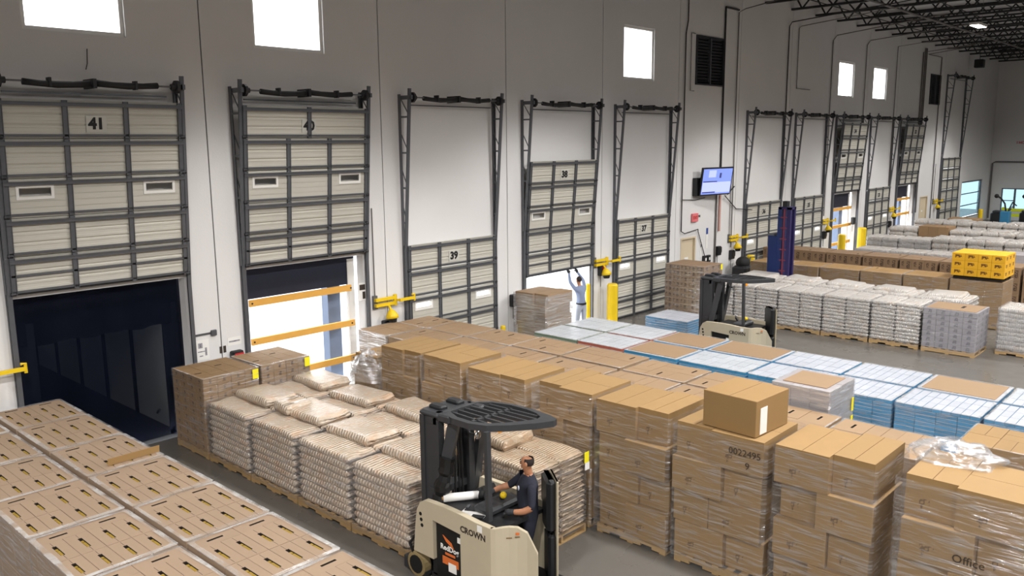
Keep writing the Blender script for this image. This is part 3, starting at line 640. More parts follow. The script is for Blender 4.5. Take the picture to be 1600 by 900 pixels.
# ------------------------------------------------------------------ pallets and loads
CACHE = {}
def cached(k, fn):
    if k not in CACHE: CACHE[k] = fn()
    return CACHE[k]
PH = .13
def add_pallet(root, lx, ly, split):
    if split:
        hx, hy = lx / 2, ly / 2
        sm = cached(('str', round(ly, 2)), lambda: MB().box(-.02, .02, -hy, -hy * .62, .018, .112).box(-.02, .02, -hy * .62, -hy * .3, .055, .112).box(-.02, .02, -hy * .3, hy * .3, .018, .112).box(-.02, .02, hy * .3, hy * .62, .055, .112).box(-.02, .02, hy * .62, hy, .018, .112).mesh('stringer', 'wood'))
        bm_ = cached(('brd', round(lx, 2)), lambda: MB().box(-hx, hx, -.048, .048, 0, .018).mesh('deck_board', 'wood'))
        p = link('pallet', sm, root, (0, 0, 0))
        for sx in (-hx + .02, hx - .02): link('stringer', sm, p, (sx, 0, 0))
        n = 7
        for k in range(n): link('deck_board', bm_, p, (0, -hy + .05 + (ly - .1) * k / (n - 1), .112))
        for k in (0, 3, 6): link('bottom_board', bm_, p, (0, -hy + .05 + (ly - .1) * k / (n - 1), 0))
    else:
        def mk():
            mb = MB(); hx, hy = lx / 2, ly / 2
            for sx in (-hx + .02, 0, hx - .02): mb.box(sx - .02, sx + .02, -hy, hy, .018, .112)
            for k in range(7): y = -hy + .05 + (ly - .1) * k / 6; mb.box(-hx, hx, y - .048, y + .048, .112, .13)
            for k in (0, 3, 6): y = -hy + .05 + (ly - .1) * k / 6; mb.box(-hx, hx, y - .048, y + .048, 0, .018)
            return mb.mesh('pallet', 'wood')
        link('pallet', cached(('pal', round(lx, 2), round(ly, 2)), mk), root)
def carton_mesh(w, d, h, style, m):
    """w along X, d along Y; base at z=0, centred"""
    def mk():
        mb = MB(); g = .003; x0, x1, y0, y1 = -w / 2 + g, w / 2 - g, -d / 2 + g, d / 2 - g; H = h - .003
        if style in ('slotY', 'slotX'):
            L = .085 if style == 'slotY' else .018; B = .022 if style == 'slotY' else .085
            if style == 'slotX': B = min(.095, w * .25)
            if style == 'slotY': L = min(.14, d * .25)
            zs = H - .035
            mb.add([(x0, y0, 0), (x1, y0, 0), (x1, y1, 0), (x0, y1, 0), (x0, y0, H), (x1, y0, H), (x1, y1, H), (x0, y1, H), (-B, -L, H), (B, -L, H), (B, L, H), (-B, L, H)],
                   [(0, 3, 2, 1), (0, 1, 5, 4), (1, 2, 6, 5), (2, 3, 7, 6), (3, 0, 4, 7), (4, 5, 9, 8), (5, 6, 10, 9), (6, 7, 11, 10), (7, 4, 8, 11)])
            mb.m(1).add([(-B, -L, H), (B, -L, H), (B, L, H), (-B, L, H), (-B, -L, zs), (B, -L, zs), (B, L, zs), (-B, L, zs)], [(0, 1, 5, 4), (1, 2, 6, 5), (2, 3, 7, 6), (3, 0, 4, 7), (4, 5, 6, 7)])
            if style == 'slotY':
                mb.box(-.002, .002, L, y1 - .02, H, H + .0006).box(-.002, .002, y0 + .02, -L, H, H + .0006)
                mb.m(2)
                mb.box(-B * .55, B * .75, -L * .9, L * .15, zs + .001, zs + .026).box(-B * .55, B * .75, L * .28, L * .6, zs + .001, zs + .024)
            return mb.mesh('carton', [m, 'slot_dark', 'slot_yellow'])
        if style in ('flapY', 'flapX'):      # lid of two flaps with a slim gap between them, running along Y or X
            s = .004; e = .006
            mb.box(x0, x1, y0, y1, 0, H - e)
            if style == 'flapY': mb.box(x0, -s, y0, y1, H - e, H).box(s, x1, y0, y1, H - e, H); mb.m(1).box(-s, s, y0, y1, H - e, H - e + .001)
            else: mb.box(x0, x1, y0, -s, H - e, H).box(x0, x1, s, y1, H - e, H); mb.m(1).box(x0, x1, -s, s, H - e, H - e + .001)
            return mb.mesh('carton', [m, 'card_seam'])
        if style == 'tray':
            mb.box(x0, x1, y0, y1, 0, H - .008); mb.m(1).box(x0 + .003, x1 - .003, y0 + .003, y1 - .003, H - .008, H)
            return mb.mesh('tray', m)
        mb.cbox(x0, x1, y0, y1, 0, H, .005); return mb.mesh('carton', m)
    return cached(('c', round(w, 3), round(d, 3), round(h, 3), style, str(m)), mk)
def film(root, lx, ly, z0, z1, m='film', lip=.07, off=.008, edge=True, bulge=.0, sides=True):
    def mk():
        r2 = random.Random(int(lx * 1000 + ly * 77 + z1 * 13)); c = .03; hx, hy = lx / 2 + off, ly / 2 + off
        base = [(-hx + c, -hy), (0, -hy), (hx - c, -hy), (hx, -hy + c), (hx, 0), (hx, hy - c), (hx - c, hy), (0, hy), (-hx + c, hy), (-hx, hy - c), (-hx, 0), (-hx, -hy + c)]
        n = len(base); nz = 12; vs = []; fs = []; mb = MB()
        for j in range(nz + 1):
            z = z0 + (z1 - z0) * j / nz; q = r2.uniform(0, .009)
            for (x, y) in base:
                k = 1 + (q + r2.uniform(0, .005) + bulge * math.sin(PI * j / nz)) / max(hx, hy); vs.append((x * k, y * k, z + (r2.uniform(-.02, .02) if 0 < j < nz else 0)))
        for j in range(nz):
            for i in range(n): fs.append((j * n + i, j * n + (i + 1) % n, (j + 1) * n + (i + 1) % n, (j + 1) * n + i))
        if sides: mb.add(vs, fs)
        if edge:
            mb.m(1); top = vs[-n:]; inn = []
            for (x, y, z) in top:
                l = lip * r2.uniform(.7, 1.2); inn.append((x - math.copysign(min(l, abs(x)), x) if abs(x) > .01 else x, y - math.copysign(min(l, abs(y)), y) if abs(y) > .01 else y, z1 + .007))
            tp = [(x, y, z1 + .004) for x, y, z in top]
            mb.add(tp + inn, [(i, (i + 1) % n, n + (i + 1) % n, n + i) for i in range(n)])
        return mb.mesh('stretch_wrap', [m, 'film_edge'])
    return link('stretch_wrap', cached(('film', round(lx, 2), round(ly, 2), round(z0, 2), round(z1, 2), m, lip, edge, off, sides), mk), root)
def new_load(name, x0, x1, y0, y1, label, cat='pallet load', group=None, split=False, pallet=True):
    if y0 > y1: y0, y1 = y1, y0
    t = thing(name, label, cat, ((x0 + x1) / 2, (y0 + y1) / 2, 0), group=group)
    if pallet: add_pallet(t, x1 - x0, y1 - y0, split)
    return t, x1 - x0, y1 - y0
ORD = ['first', 'second', 'third', 'fourth', 'fifth', 'sixth', 'seventh', 'eighth', 'ninth', 'tenth', 'eleventh']
def jit(s): return R.uniform(-s, s)

# -- left foreground: wrapped tan cartons with hand holes ----------------------------------------
YB = [-.14, -1.37, -2.78, -4.16, -5.55, -6.92, -8.33, -9.73]
def tan_load(x0, x1, ya, yb, ztop, label, sides):
    t, lx, ly = new_load('wrapped_carton_pallet', x0, x1, yb + .02, ya - .02, label, group='tan carton pallets in the left foreground'); nl = 4; h = (ztop - PH) / nl
    strip = .17 * ly; dd = (ly - strip) / 2; ww = lx / 4
    for k in range(nl):
        z = PH + k * h; top = k == nl - 1
        for i in range(2):
            link('carton', carton_mesh(lx / 2, strip, h, 'slotX' if top else 'plain', 'card_tan'), t, (-lx / 4 + i * lx / 2, ly / 2 - strip / 2, z))
        for j in range(2):
            for i in range(4):
                link('carton', carton_mesh(ww, dd, h, 'slotY' if top else 'plain', 'card_tan'), t, (-lx / 2 + ww * (i + .5), -ly / 2 + dd * (j + .5), z + (R.uniform(0, .004) if top else 0)))
    film(t, lx, ly, .05, ztop + .004, lip=.06, sides=sides)
for i in range(7):
    tan_load(3.86, 4.9, YB[i], YB[i + 1], 1.29, 'wrapped tan carton pallet, %s from the wall in the aisle-side foreground row' % ORD[i], False)
for i in range(6):
    tan_load(2.7, 3.77, YB[i], YB[i + 1], 1.29 + R.uniform(-.01, .01), 'wrapped tan carton pallet, %s from the wall in the row at the left edge' % ORD[i], True)
o = MB().at(Matrix.Translation((4.55, -3.98, 1.30)) @ Matrix.Rotation(.02, 4, 'Z') @ Matrix.Rotation(.12, 4, 'X')).box(-.36, .36, -.004, .004, 0, .1).build('cardboard_flap', 'card_gold'); tag(o, 'loose golden strip of cardboard standing up on the tan cartons', 'cardboard')

# -- two tall stacks of small printed cartons beside the leftmost door ----------------------------
def small_carton_stack(x0, x1, y0, y1, ztop, label, m='card_print', nx=4, ny=4, nl=9, tagat=True, slotty=True, wrap='film'):
    t, lx, ly = new_load('small_carton_pallet', x0, x1, y0, y1, label, group='pallets of small printed cartons'); h = (ztop - PH) / nl; w = lx / nx; d = ly / ny
    for k in range(nl):
        for i in range(nx):
            for j in range(ny):
                if k < nl - 1 and 0 < i < nx - 1 and 0 < j < ny - 1: continue
                st = 'slotX' if (slotty and k == nl - 1 and (i, j) in ((0, 1), (2, 2))) else 'plain'
                link('carton', carton_mesh(w, d, h, st, m), t, (-lx / 2 + w * (i + .5) + jit(.002), -ly / 2 + d * (j + .5) + jit(.002), PH + k * h))
    if wrap: film(t, lx, ly, .05, ztop, wrap, lip=.03)
    if tagat: MB().box(lx / 2 - .13, lx / 2 - .01, -ly / 2 - .02, -ly / 2 - .016, ztop - .2, ztop - .02).build('yellow_tag', 'tag_yellow', t)
    return t
small_carton_stack(6.8, 7.9, -1.6, -.42, 1.5, 'tall stack of small brown cartons with a yellow tag beside the leftmost door')
small_carton_stack(7.98, 9.05, -1.57, -.45, 1.5, 'tall stack of small brown cartons with a bluish sheen, in front of the orange bars')

# -- bag loads ------------------------------------------------------------------------------------
def bag_mesh(lx, ly, h, m, var, ridge=0.006, nu=18, nv=12):
    def mk():
        r2 = random.Random(var * 91 + int(lx * 100)); ph = [r2.uniform(0, 6) for _ in range(6)]; mb = MB(); vs = []; fs = []
        def f(u, v): return max(0., (1 - abs(u) ** 14)) ** .36 * max(0., (1 - abs(v) ** 16)) ** .36
        for s in (1, -1):
            for i in range(nu + 1):
                for j in range(nv + 1):
                    u = -1 + 2 * i / nu; v = -1 + 2 * j / nv; e = f(u, v)
                    x = u * lx / 2 * (1 + .02 * math.sin(v * 3 + ph[0])); y = v * ly / 2 * (1 + .02 * math.sin(u * 4 + ph[1]))
                    if s > 0: z = h * .5 + h * .5 * e + e * (ridge * math.sin(v * ly * 34 + ph[2] + .6 * math.sin(u * 3)) + .012 * math.sin(u * 2.3 + ph[3]) * math.sin(v * 2.9 + ph[4]))
                    else: z = h * .5 - h * .5 * e
                    vs.append((x, y, z))
        N = (nu + 1) * (nv + 1); W = nv + 1
        for i in range(nu):
            for j in range(nv):
                a = i * W + j; fs.append((a, a + W, a + W + 1, a + 1)); fs.append((N + a, N + a + 1, N + a + W + 1, N + a + W))
        mb.add(vs, fs); me = mb.mesh('bag', m, True); bm = bmesh.new(); bm.from_mesh(me); bmesh.ops.remove_doubles(bm, verts=bm.verts, dist=1e-4); bm.to_mesh(me); bm.free()
        return me
    return cached(('bag', round(lx, 2), round(ly, 2), round(h, 3), m, var), mk)
def bag_load(x0, x1, y0, y1, zcorner, tops, label, grp, m='bag_film', nl=9, nx=2, ny=1, split=False, wrap='film', name='bagged_goods_pallet', tagged=False, ridge=.006):
    t, lx, ly = new_load(name, x0, x1, y0, y1, label, group=grp, split=split); h = (zcorner - PH) / nl; w = lx / nx; d = ly / ny
    for k in range(nl):
        for i in range(nx):
            for j in range(ny):
                b = link('bag', bag_mesh(w - .004, d + (.02 if ny > 1 else -.012), h * 1.2, m, R.randint(0, 2), ridge), t, (-lx / 2 + w * (i + .5) + jit(.006), -ly / 2 + d * (j + .5) + jit(.004), PH + k * h), (0, 0, jit(.005)))
    for (cx, cy, bw, bd, dz) in tops:
        link('bag', bag_mesh(bw, bd, .17, m, R.randint(0, 2), ridge), t, (cx * lx, cy * ly, zcorner - .01 + dz), (jit(.03), jit(.03), jit(.06)))
    if wrap: film(t, lx - .03, ly - .03, .08, zcorner + .02, wrap, lip=.12, off=.02, edge=False)
    if tagged:
        MB().box(lx / 2 - .1, lx / 2 + .0, -ly / 2 - .045, -ly / 2 - .04, zcorner - .14, zcorner + .02).build('yellow_tag', 'tag_yellow', t); MB().box(lx / 2 - .09, lx / 2 + .01, -ly / 2 - .047, -ly / 2 - .042, zcorner - .25, zcorner - .14).build('paper_tag', 'paper', t)
    return t
YA = [-1.64, -3.06, -4.46, -5.86, -7.2]
gA = 'pallets of bagged goods beside the aisle'
al = ['wrapped pallet of beige bags beside the tall carton stack, front row', 'wrapped pallet of beige bags, second from the carton stack in the front row', 'wrapped pallet of beige bags, third from the carton stack in the front row', 'wrapped pallet of beige bags just left of the near forklift, front row']
for i in range(4):
    bag_load(6.8, 7.94, YA[i + 1] + .02, YA[i] - .02, 1.1 + (.0, .01, .0, -.01)[i], [(.2, .0, .68, 1.12, 0)] if i != 1 else [(.22, -.05, .66, 1.15, 0), (.1, .28, .5, .5, .05)], al[i], gA, split=True)
YBk = [-1.68, -3.08, -4.46, -5.82, -7.12, -8.44]
bl = ['wrapped pallet of beige bags behind the front row, beside the bluish carton stack', 'wrapped pallet of beige bags, second in the row behind the aisle row', 'wrapped pallet of beige bags, third in the row behind the aisle row', 'wrapped pallet of beige bags behind the forklift mast', 'wrapped pallet of beige bags with yellow tag behind the forklift driver']
for i in range(5):
    bag_load(8.0, 9.1, YBk[i + 1] + .02, YBk[i] - .02, 1.14 if i < 4 else 1.22, [(.18 - .1 * (i % 2), .0, .66, 1.1, 0)] if i < 4 else [(.05, .32, .7, .4, 0)], bl[i], gA, split=(i == 4), nl=9 if i < 4 else 14, nx=2 if i < 4 else 2, tagged=(i == 4), m='bag_film' if i < 4 else 'bag_tan')

# -- big golden cartons, four layers, wrapped ------------------------------------------------------
def big_cartons(x0, x1, y0, y1, ztop, label, seed, nl=4, split=True, m='card_gold_print', wrap='film', off=.05, topstyle='flapY'):
    r2 = random.Random(seed); t, lx, ly = new_load('big_carton_pallet', x0, x1, y0, y1, label, group='pallets of big golden cartons', split=split); h = (ztop - PH) / nl
    for k in range(nl):
        fr = .58 if (k + seed) % 2 else .42
        sh = r2.uniform(-off, off); z = PH + k * h
        for j, (a, b) in enumerate(((0, fr), (fr, 1))):
            big = (b - a) > .5; d = (b - a) * ly; dx = r2.uniform(-.04, .04) + (-.025 if big else .045)
            st = (topstyle if big else 'flapX') if k == nl - 1 else 'plain'
            c = link('carton', carton_mesh(lx - .02, d, h, st, m), t, (dx, ly / 2 - (a + b) / 2 * ly + sh, z), (0, 0, r2.uniform(-.012, .012)))
    film(t, lx + .03, ly + .03, .06, ztop - .02, wrap, lip=.05, off=.03, edge=False)
    return t
SB = [(-4.62, -3.55), (-5.74, -4.74), (-7.16, -5.88), (-8.42, -7.3), (-9.72, -8.5), (-11.1, -9.8), (-12.4, -11.2), (-13.95, -12.62)]
sl = ['wrapped stack of big golden cartons nearest the dock wall', 'wrapped stack of big golden cartons, second from the dock wall', 'wrapped stack of big golden cartons, third from the dock wall', 'wrapped stack of big golden cartons behind the forklift guard', 'wrapped stack of big golden cartons just right of the forklift driver', 'wrapped stack of big golden cartons carrying the loose box', 'wrapped stack of big golden cartons right of the loose box', 'wrapped stack of big golden cartons at the right edge, marked Office']
SROOT = []
for i, (a, b) in enumerate(SB):
    SROOT.append(big_cartons(9.22, 10.22, a + .03, b - .03, 2.0 + (0, .02, -.01, .04, 0, -.03, 0, 0)[i], sl[i], i, topstyle='flapY' if i % 2 else 'flapX'))
big_cartons(9.25, 9.95, -3.42, -2.75, 1.72, 'short wrapped carton stack with loose film in front of the orange bars', 21, nl=4, split=False, off=.02)
c = SROOT[7]; link('lettering', text_mesh('Office', .13, 'ink'), c, (-.56, -.1, 1.24), FACE_NX)
c = SROOT[5]; link('handwriting', text_mesh('0022495', .125, 'ink', .001), c, (-.56, -.38, 1.78), FACE_NX); link('handwriting', text_mesh('9', .13, 'ink', .001), c, (-.56, -.42, 1.62), FACE_NX)
# bunched film behind the last stack
def film_heap(cx, cy, z, rx, ry, rz, label):
    r2 = random.Random(5); mb = MB(); vs = []; fs = []; n, mm = 26, 9
    for j in range(mm + 1):
        for i in range(n):
            a = 2 * PI * i / n; tt = PI / 2 * j / mm; q = 1 + .12 * math.sin(a * 5 + j) + r2.uniform(-.05, .05)
            vs.append((cx + rx * math.cos(tt) * math.cos(a) * q, cy + ry * math.cos(tt) * math.sin(a) * q, z + rz * math.sin(tt) * q))
    for j in range(mm):
        for i in range(n): fs.append((j * n + i, j * n + (i + 1) % n, (j + 1) * n + (i + 1) % n, (j + 1) * n + i))
    o = mb.add(vs, fs).build('crumpled_film', 'film_dense', None, True); tag(o, label, 'plastic film', 'loose film')
film_heap(10.15, -12.95, 1.97, .4, .5, .2, 'heap of crumpled clear film on the rightmost golden cartons')
film_heap(9.35, -3.1, 1.25, .3, .42, .5, 'loose clear film hanging round the short carton stack')
# loose box on top
t = thing('loose_carton', 'single golden carton with a white sheet, sitting on the wrapped stack', 'carton', (9.68, -10.56, 1.975), rz=-.06)
MB().cbox(-.4, .4, -.38, .38, 0, .47, .006).build('body', 'card_gold', t)
MB().box(-.4, .4, -.003, .003, .4701, .472).build('lid_seam', 'card_seam', t)
MB().box(-.3, -.14, -.385, -.381, .02, .36).build('white_sheet', 'paper', t)

# -- brown flat carton pallets behind ---------------------------------------------------------------
def brown_load(x0, x1, y0, y1, ztop, label, seed, wrap='film', m='card_brown', nl=4, cap=False, sides=True, name='brown_carton_pallet', grp='pallets of brown cartons in the middle'):
    r2 = random.Random(seed); t, lx, ly = new_load(name, x0, x1, y0, y1, label, group=grp); h = (ztop - PH) / nl
    cols = [(0, .5), (.5, 1)]; rows = [(0, .34), (.34, .67), (.67, 1)]
    for k in range(nl):
        for a, b in cols:
            for c_, d_ in rows:
                st = 'plain'
                if k == nl - 1: st = r2.choice(['slotX', 'flapX', 'flapY', 'plain', 'flapX'])
                link('carton', carton_mesh((b - a) * lx, (d_ - c_) * ly, h, st, m), t, (((a + b) / 2 - .5) * lx, ((c_ + d_) / 2 - .5) * ly, PH + k * h + (r2.uniform(0, .006) if k == nl - 1 else 0)))
    if wrap: film(t, lx, ly, .05, ztop, wrap, lip=.03, sides=sides)
    return t
CB = [-.24, -1.3, -2.58, -3.9, -5.25, -6.7, -8.05, -9.45, -10.85, -12.25]
for i in range(9):
    brown_load(11.22, 12.3, CB[i + 1] + .03, CB[i] - .03, 1.45 + R.uniform(-.015, .015), 'wrapped brown carton pallet, %s from the wall, row right behind the golden cartons' % ORD[i], i, wrap='film_dense' if i == 0 else 'film', sides=i in (0, 8))
for i in range(7):
    brown_load(12.38, 13.36, CB[i + 1] + .03, CB[i] - .03, 1.45 + R.uniform(-.015, .015), 'wrapped brown carton pallet, %s from the wall, second row behind the golden cartons' % ORD[i], i + 20, sides=False)
t = brown_load(12.45, 13.45, -10.56, -9.62, 1.76, 'tall grey-wrapped carton stack with yellow labels, right behind the loose box', 77, wrap='film_dense', m='grey_wrap_box', nl=7, grp='grey carton stacks')
MB().box(-.36, .4, -.36, .36, 1.762, 1.772).build('cardboard_sheet', 'card_brown', t)
for z in (1.25, .95): MB().box(.36, .44, -.5, -.495, z, z + .22).build('yellow_label', 'tag_yellow', t)
MB().box(.12, .34, -.5, -.494, .82, 1.1).build('white_label', 'paper', t)
brown_load(12.35, 13.35, -13.7, -12.42, 1.45, 'wrapped pallet of taped tan cartons at the right edge, beside the crumpled film', 91, m='card_gold')

# -- blue and white tray pallets --------------------------------------------------------------------
def tray_load(x0, x1, y0, y1, ztop, label, detail, top='trays', mats=('tray_blue', 'tray_glare_top'), edge=None, nl=13):
    t, lx, ly = new_load('tray_pallet', x0, x1, y0, y1, label, group='pallets of wrapped trays'); mats = list(mats)
    n = nl if detail else 4; h = (ztop - PH) / nl; hl = (ztop - PH - h) / (n - 1) if n > 1 else h
    for k in range(n - 1):
        nx, ny = (2, 4) if detail else (1, 2)
        for i in range(nx):
            for j in range(ny):
                link('tray', carton_mesh(lx / nx, ly / ny, hl, 'tray', mats), t, (-lx / 2 + lx / nx * (i + .5) + jit(.004), -ly / 2 + ly / ny * (j + .5) + jit(.003), PH + k * hl))
    z = ztop - h
    if top == 'trays':
        nx, ny = (3, 9) if detail else (3, 7)
        for i in range(nx):
            for j in range(ny): link('tray', carton_mesh(lx / nx, ly / ny, h, 'tray', mats), t, (-lx / 2 + lx / nx * (i + .5), -ly / 2 + ly / ny * (j + .5), z + R.uniform(0, .004)))
    else:
        for j in range(2): link('tray', carton_mesh(lx, ly / 2, h, 'tray', mats), t, (0, -ly / 2 + ly / 2 * (j + .5), z))
        MB().cbox(-lx / 2 + .06, lx / 2 - .06, -ly / 2 + .06, ly / 2 - .06, ztop, ztop + .012, .004).build('cardboard_sheet', 'card_brown', t)
    film(t, lx, ly, .05, ztop + .004, 'film', lip=.05, sides=detail)
    return t
EB = [-2.12, -3.48, -4.8, -6.22, -7.82, -9.28, -10.66, -12.08, -13.5]
Ek = [('white', 'whitish-green tray pallet nearest the dock wall, front row of trays', ('green_edge', 'tray_print')), ('white', 'whitish tray pallet with a red edge, front row of trays', ('red_edge', 'tray_print')), ('card', 'tray pallet under a brown cardboard sheet with blue rim, front row', None), ('blue', 'blue-white tray pallet right of the cardboard-covered one, front row', None), ('blue', 'blue-white tray pallet behind the loose box and grey stack, front row', None), ('blue', 'blue tray pallet beside the tall grey stack, front row', None), ('blue', 'large blue tray pallet left of the taped tan cartons, front row', None), ('blue', 'blue tray pallet cut by the right edge of the photo, front row', None)]
for i in range(8):
    k, l, mm = Ek[i]
    tray_load(15.12, 16.2, EB[i + 1] + .03, EB[i] - .03, 1.0, l, i >= 5, 'card' if k == 'card' else 'trays', mm or ('tray_blue', 'tray_glare_top' if i >= 4 else 'tray_print'))
Fk = [('white', 'white tray pallet nearest the dock wall, back row of trays', ('green_edge', 'tray_print')), ('white', 'white tray pallet, second from the dock wall in the back row', ('red_edge', 'tray_print')), ('card', 'tray pallet under a golden cardboard sheet, back row left of the far forklift', None), ('card', 'tray pallet under a brown cardboard sheet in front of the far forklift', None), ('blue', 'pale blue tray pallet with yellow tag right of the far forklift', None), ('blue', 'blue tray pallet beside the open floor, back row', None), ('card', 'tray pallet under a big tan cardboard sheet beside the open floor', None), ('blue', 'white tray pallet at the right edge, back row', ('tray_blue', 'tray_print'))]
for i in range(8):
    k, l, mm = Fk[i]
    t = tray_load(16.3, 17.45, EB[i + 1] + .03, EB[i] - .03, 1.0, l, i >= 5, 'card' if k == 'card' else 'trays', mm or ('tray_blue', 'tray_glare_top'))
    if i == 4: MB().box(.5, .56, -.72, -.716, .85, .95).build('yellow_tag', 'tag_yellow', t)
tray_load(20.15, 21.35, -3.45, -2.05, .6, 'low blue tray pallet standing alone in front of door 37', True, 'trays', nl=7)
# wrapped brown load by the partly raised door
big_cartons(16.35, 17.4, -1.48, -.4, 1.66, 'wrapped brown carton load beside the person at the partly raised door', 33, nl=5, split=False, m='card_brown', wrap='film_dense', off=.01)

# -- far rows ------------------------------------------------------------------------------------------
small_carton_stack(22.9, 24.05, -2.35, -.95, 1.74, 'tall dark brown carton stack left of the far forklift', m='card_print_far', nx=3, ny=5, nl=9, slotty=False, wrap='film')
gF = 'far pallets of white bagged goods'
FB = [-2.55, -3.05, -4.5, -5.86, -7.22, -8.56]
fl = ['white bag pallet partly hidden by the far forklift mast', 'white bag pallet right behind the far forklift', 'white bag pallet standing first right of the far forklift', 'white bag pallet, second right of the far forklift', 'white bag pallet, left of the grey carton pallet with slotted top']
for i, (a, b) in enumerate(((-3.05, -2.45), (-4.48, -3.08), (-5.84, -4.52), (-7.2, -5.88), (-8.54, -7.25))):
    bag_load(23.5, 24.62, a, b, 1.2, [], fl[i], gF, m='bag_white', nl=11, ny=2 if i else 1, nx=2, split=i > 1, ridge=.01)
t = small_carton_stack(23.5, 24.65, -9.92, -8.62, 1.18, 'grey-wrapped carton pallet with brown slotted top on a light pallet', m='grey_print', nx=3, ny=4, nl=7, tagat=False, slotty=False, wrap='film')
MB().box(-.52, .52, -.6, .6, 1.183, 1.19).build('cardboard_sheet', 'card_brown', t); MB().box(-.1, .2, -.2, -.12, 1.19, 1.192).build('slot', 'slot_dark', t)
bag_load(24.35, 25.5, -11.6, -10.2, 1.22, [], 'white wrapped pallet at the right edge beyond the open floor', gF, m='bag_white', nl=9, ny=2, split=True, wrap='film_dense', ridge=.01)
for i, (a, b) in enumerate(((-3.7, -2.35), (-5.1, -3.75), (-6.5, -5.15), (-7.95, -6.55), (-9.35, -8.0))):
    bag_load(24.75, 25.95, a, b, 1.22, [(.05, 0, .9, 1.0, -.05)], '%s beige bag pallet from the wall, behind the row of white bags' % ORD[i], 'beige bag pallets behind the white row', m='bag_white', nl=8, ny=2)
HB = [-1.55, -2.92, -4.08, -5.43, -6.76, -8.12, -9.62]
hl = ['golden wrapped carton pallet partly behind the blue rack', 'golden wrapped carton pallet just right of the blue rack', 'golden wrapped carton pallet, second right of the blue rack', 'golden wrapped carton pallet, third right of the blue rack', 'golden wrapped carton pallet, left of the one carrying bright yellow boxes', 'golden wrapped carton pallet carrying the bright yellow boxes']
for i in range(6):
    brown_load(27.5, 28.7, HB[i + 1] + .03, HB[i] - .03, 1.36 + .01 * i, hl[i], 50 + i, m='card_gold', nl=3, grp='golden carton row')
t = thing('yellow_carton_load', 'bright yellow printed boxes stacked on a dark pallet above golden cartons', 'carton stack', (28.1, -8.87, 1.415))
for sx in (-.5, 0, .5): MB().box(sx - .04, sx + .04, -.66, .66, .018, .09).build('pallet_stringer', 'slot_dark', t)
for k in range(7): MB().box(-.55, .55, -.66 + k * .2, -.56 + k * .2, .09, .11).build('deck_board', 'slot_dark', t)
for k in range(3): MB().box(-.55, .55, -.66 + k * .6, -.56 + k * .6, 0, .018).build('bottom_board', 'slot_dark', t)
for k in range(3):
    for i in range(3):
        for j in range(4): link('carton', carton_mesh(1.2 / 3, 1.44 / 4, .23, 'plain', 'yellow_print'), t, (-.6 + .4 * (i + .5), -.72 + .36 * (j + .5), .112 + k * .23))
IB = [-.3, -1.42, -2.86, -4.2, -5.5, -6.82, -8.1, -9.35, -10.7, -12.1]
for i in range(9):
    brown_load(31.0, 32.2, IB[i + 1] + .04, IB[i] - .04, 1.43, 'dark brown carton pallet, %s from the dock wall in the row behind the golden cartons' % ORD[i], 70 + i, m='card_print_far', nl=3, wrap=None, grp='dark brown carton row')
gJ = 'distant bag pallets'
k = 0
def far_row(x, ys, z, kinds, desc):
    for i, ((a, b), kd) in enumerate(zip(ys, kinds)):
        l = '%s, %s from wall' % (desc, ORD[i])
        if kd == 'b': bag_load(x, x + 1.2, a, b, z, [(.0, 0, 1.0, 1.0, -.04)] if i % 2 else [], 'beige bag pallet in the ' + l, gJ, m='bag_white', nl=5, ny=2, wrap=None)
        elif kd == 'w': bag_load(x, x + 1.2, a, b, z - .12, [], 'white film-wrapped bag pallet in the ' + l, gJ, m='bag_white', nl=5, ny=2, wrap='film_dense')
        elif kd == 'g': brown_load(x, x + 1.2, a, b, z + .1, 'grey carton pallet in the ' + l, i + 200, m='grey_wrap_box', nl=3, wrap=None, grp='distant carton pallets')
        elif kd == 'd': brown_load(x, x + 1.2, a, b, z + .15, 'dark brown carton pallet in the ' + l, i + 200, m='card_dark', nl=3, wrap=None, grp='distant carton pallets')
def spans(y, n, p=1.4): return [(y - p * (i + 1) + .05, y - p * i) for i in range(n)]
far_row(36.3, spans(-2.0, 6), 1.1, 'wwwwgb', 'row just behind the dark brown cartons')
far_row(39.2, spans(-1.4, 6), 1.32, 'wwbbbb', 'second row behind the dark brown cartons')
far_row(43.6, spans(-.9, 6), 1.25, 'bdbbbb', 'third distant row')
far_row(47.4, spans(-.9, 6), 1.32, 'bbbbbb', 'farthest bag row')
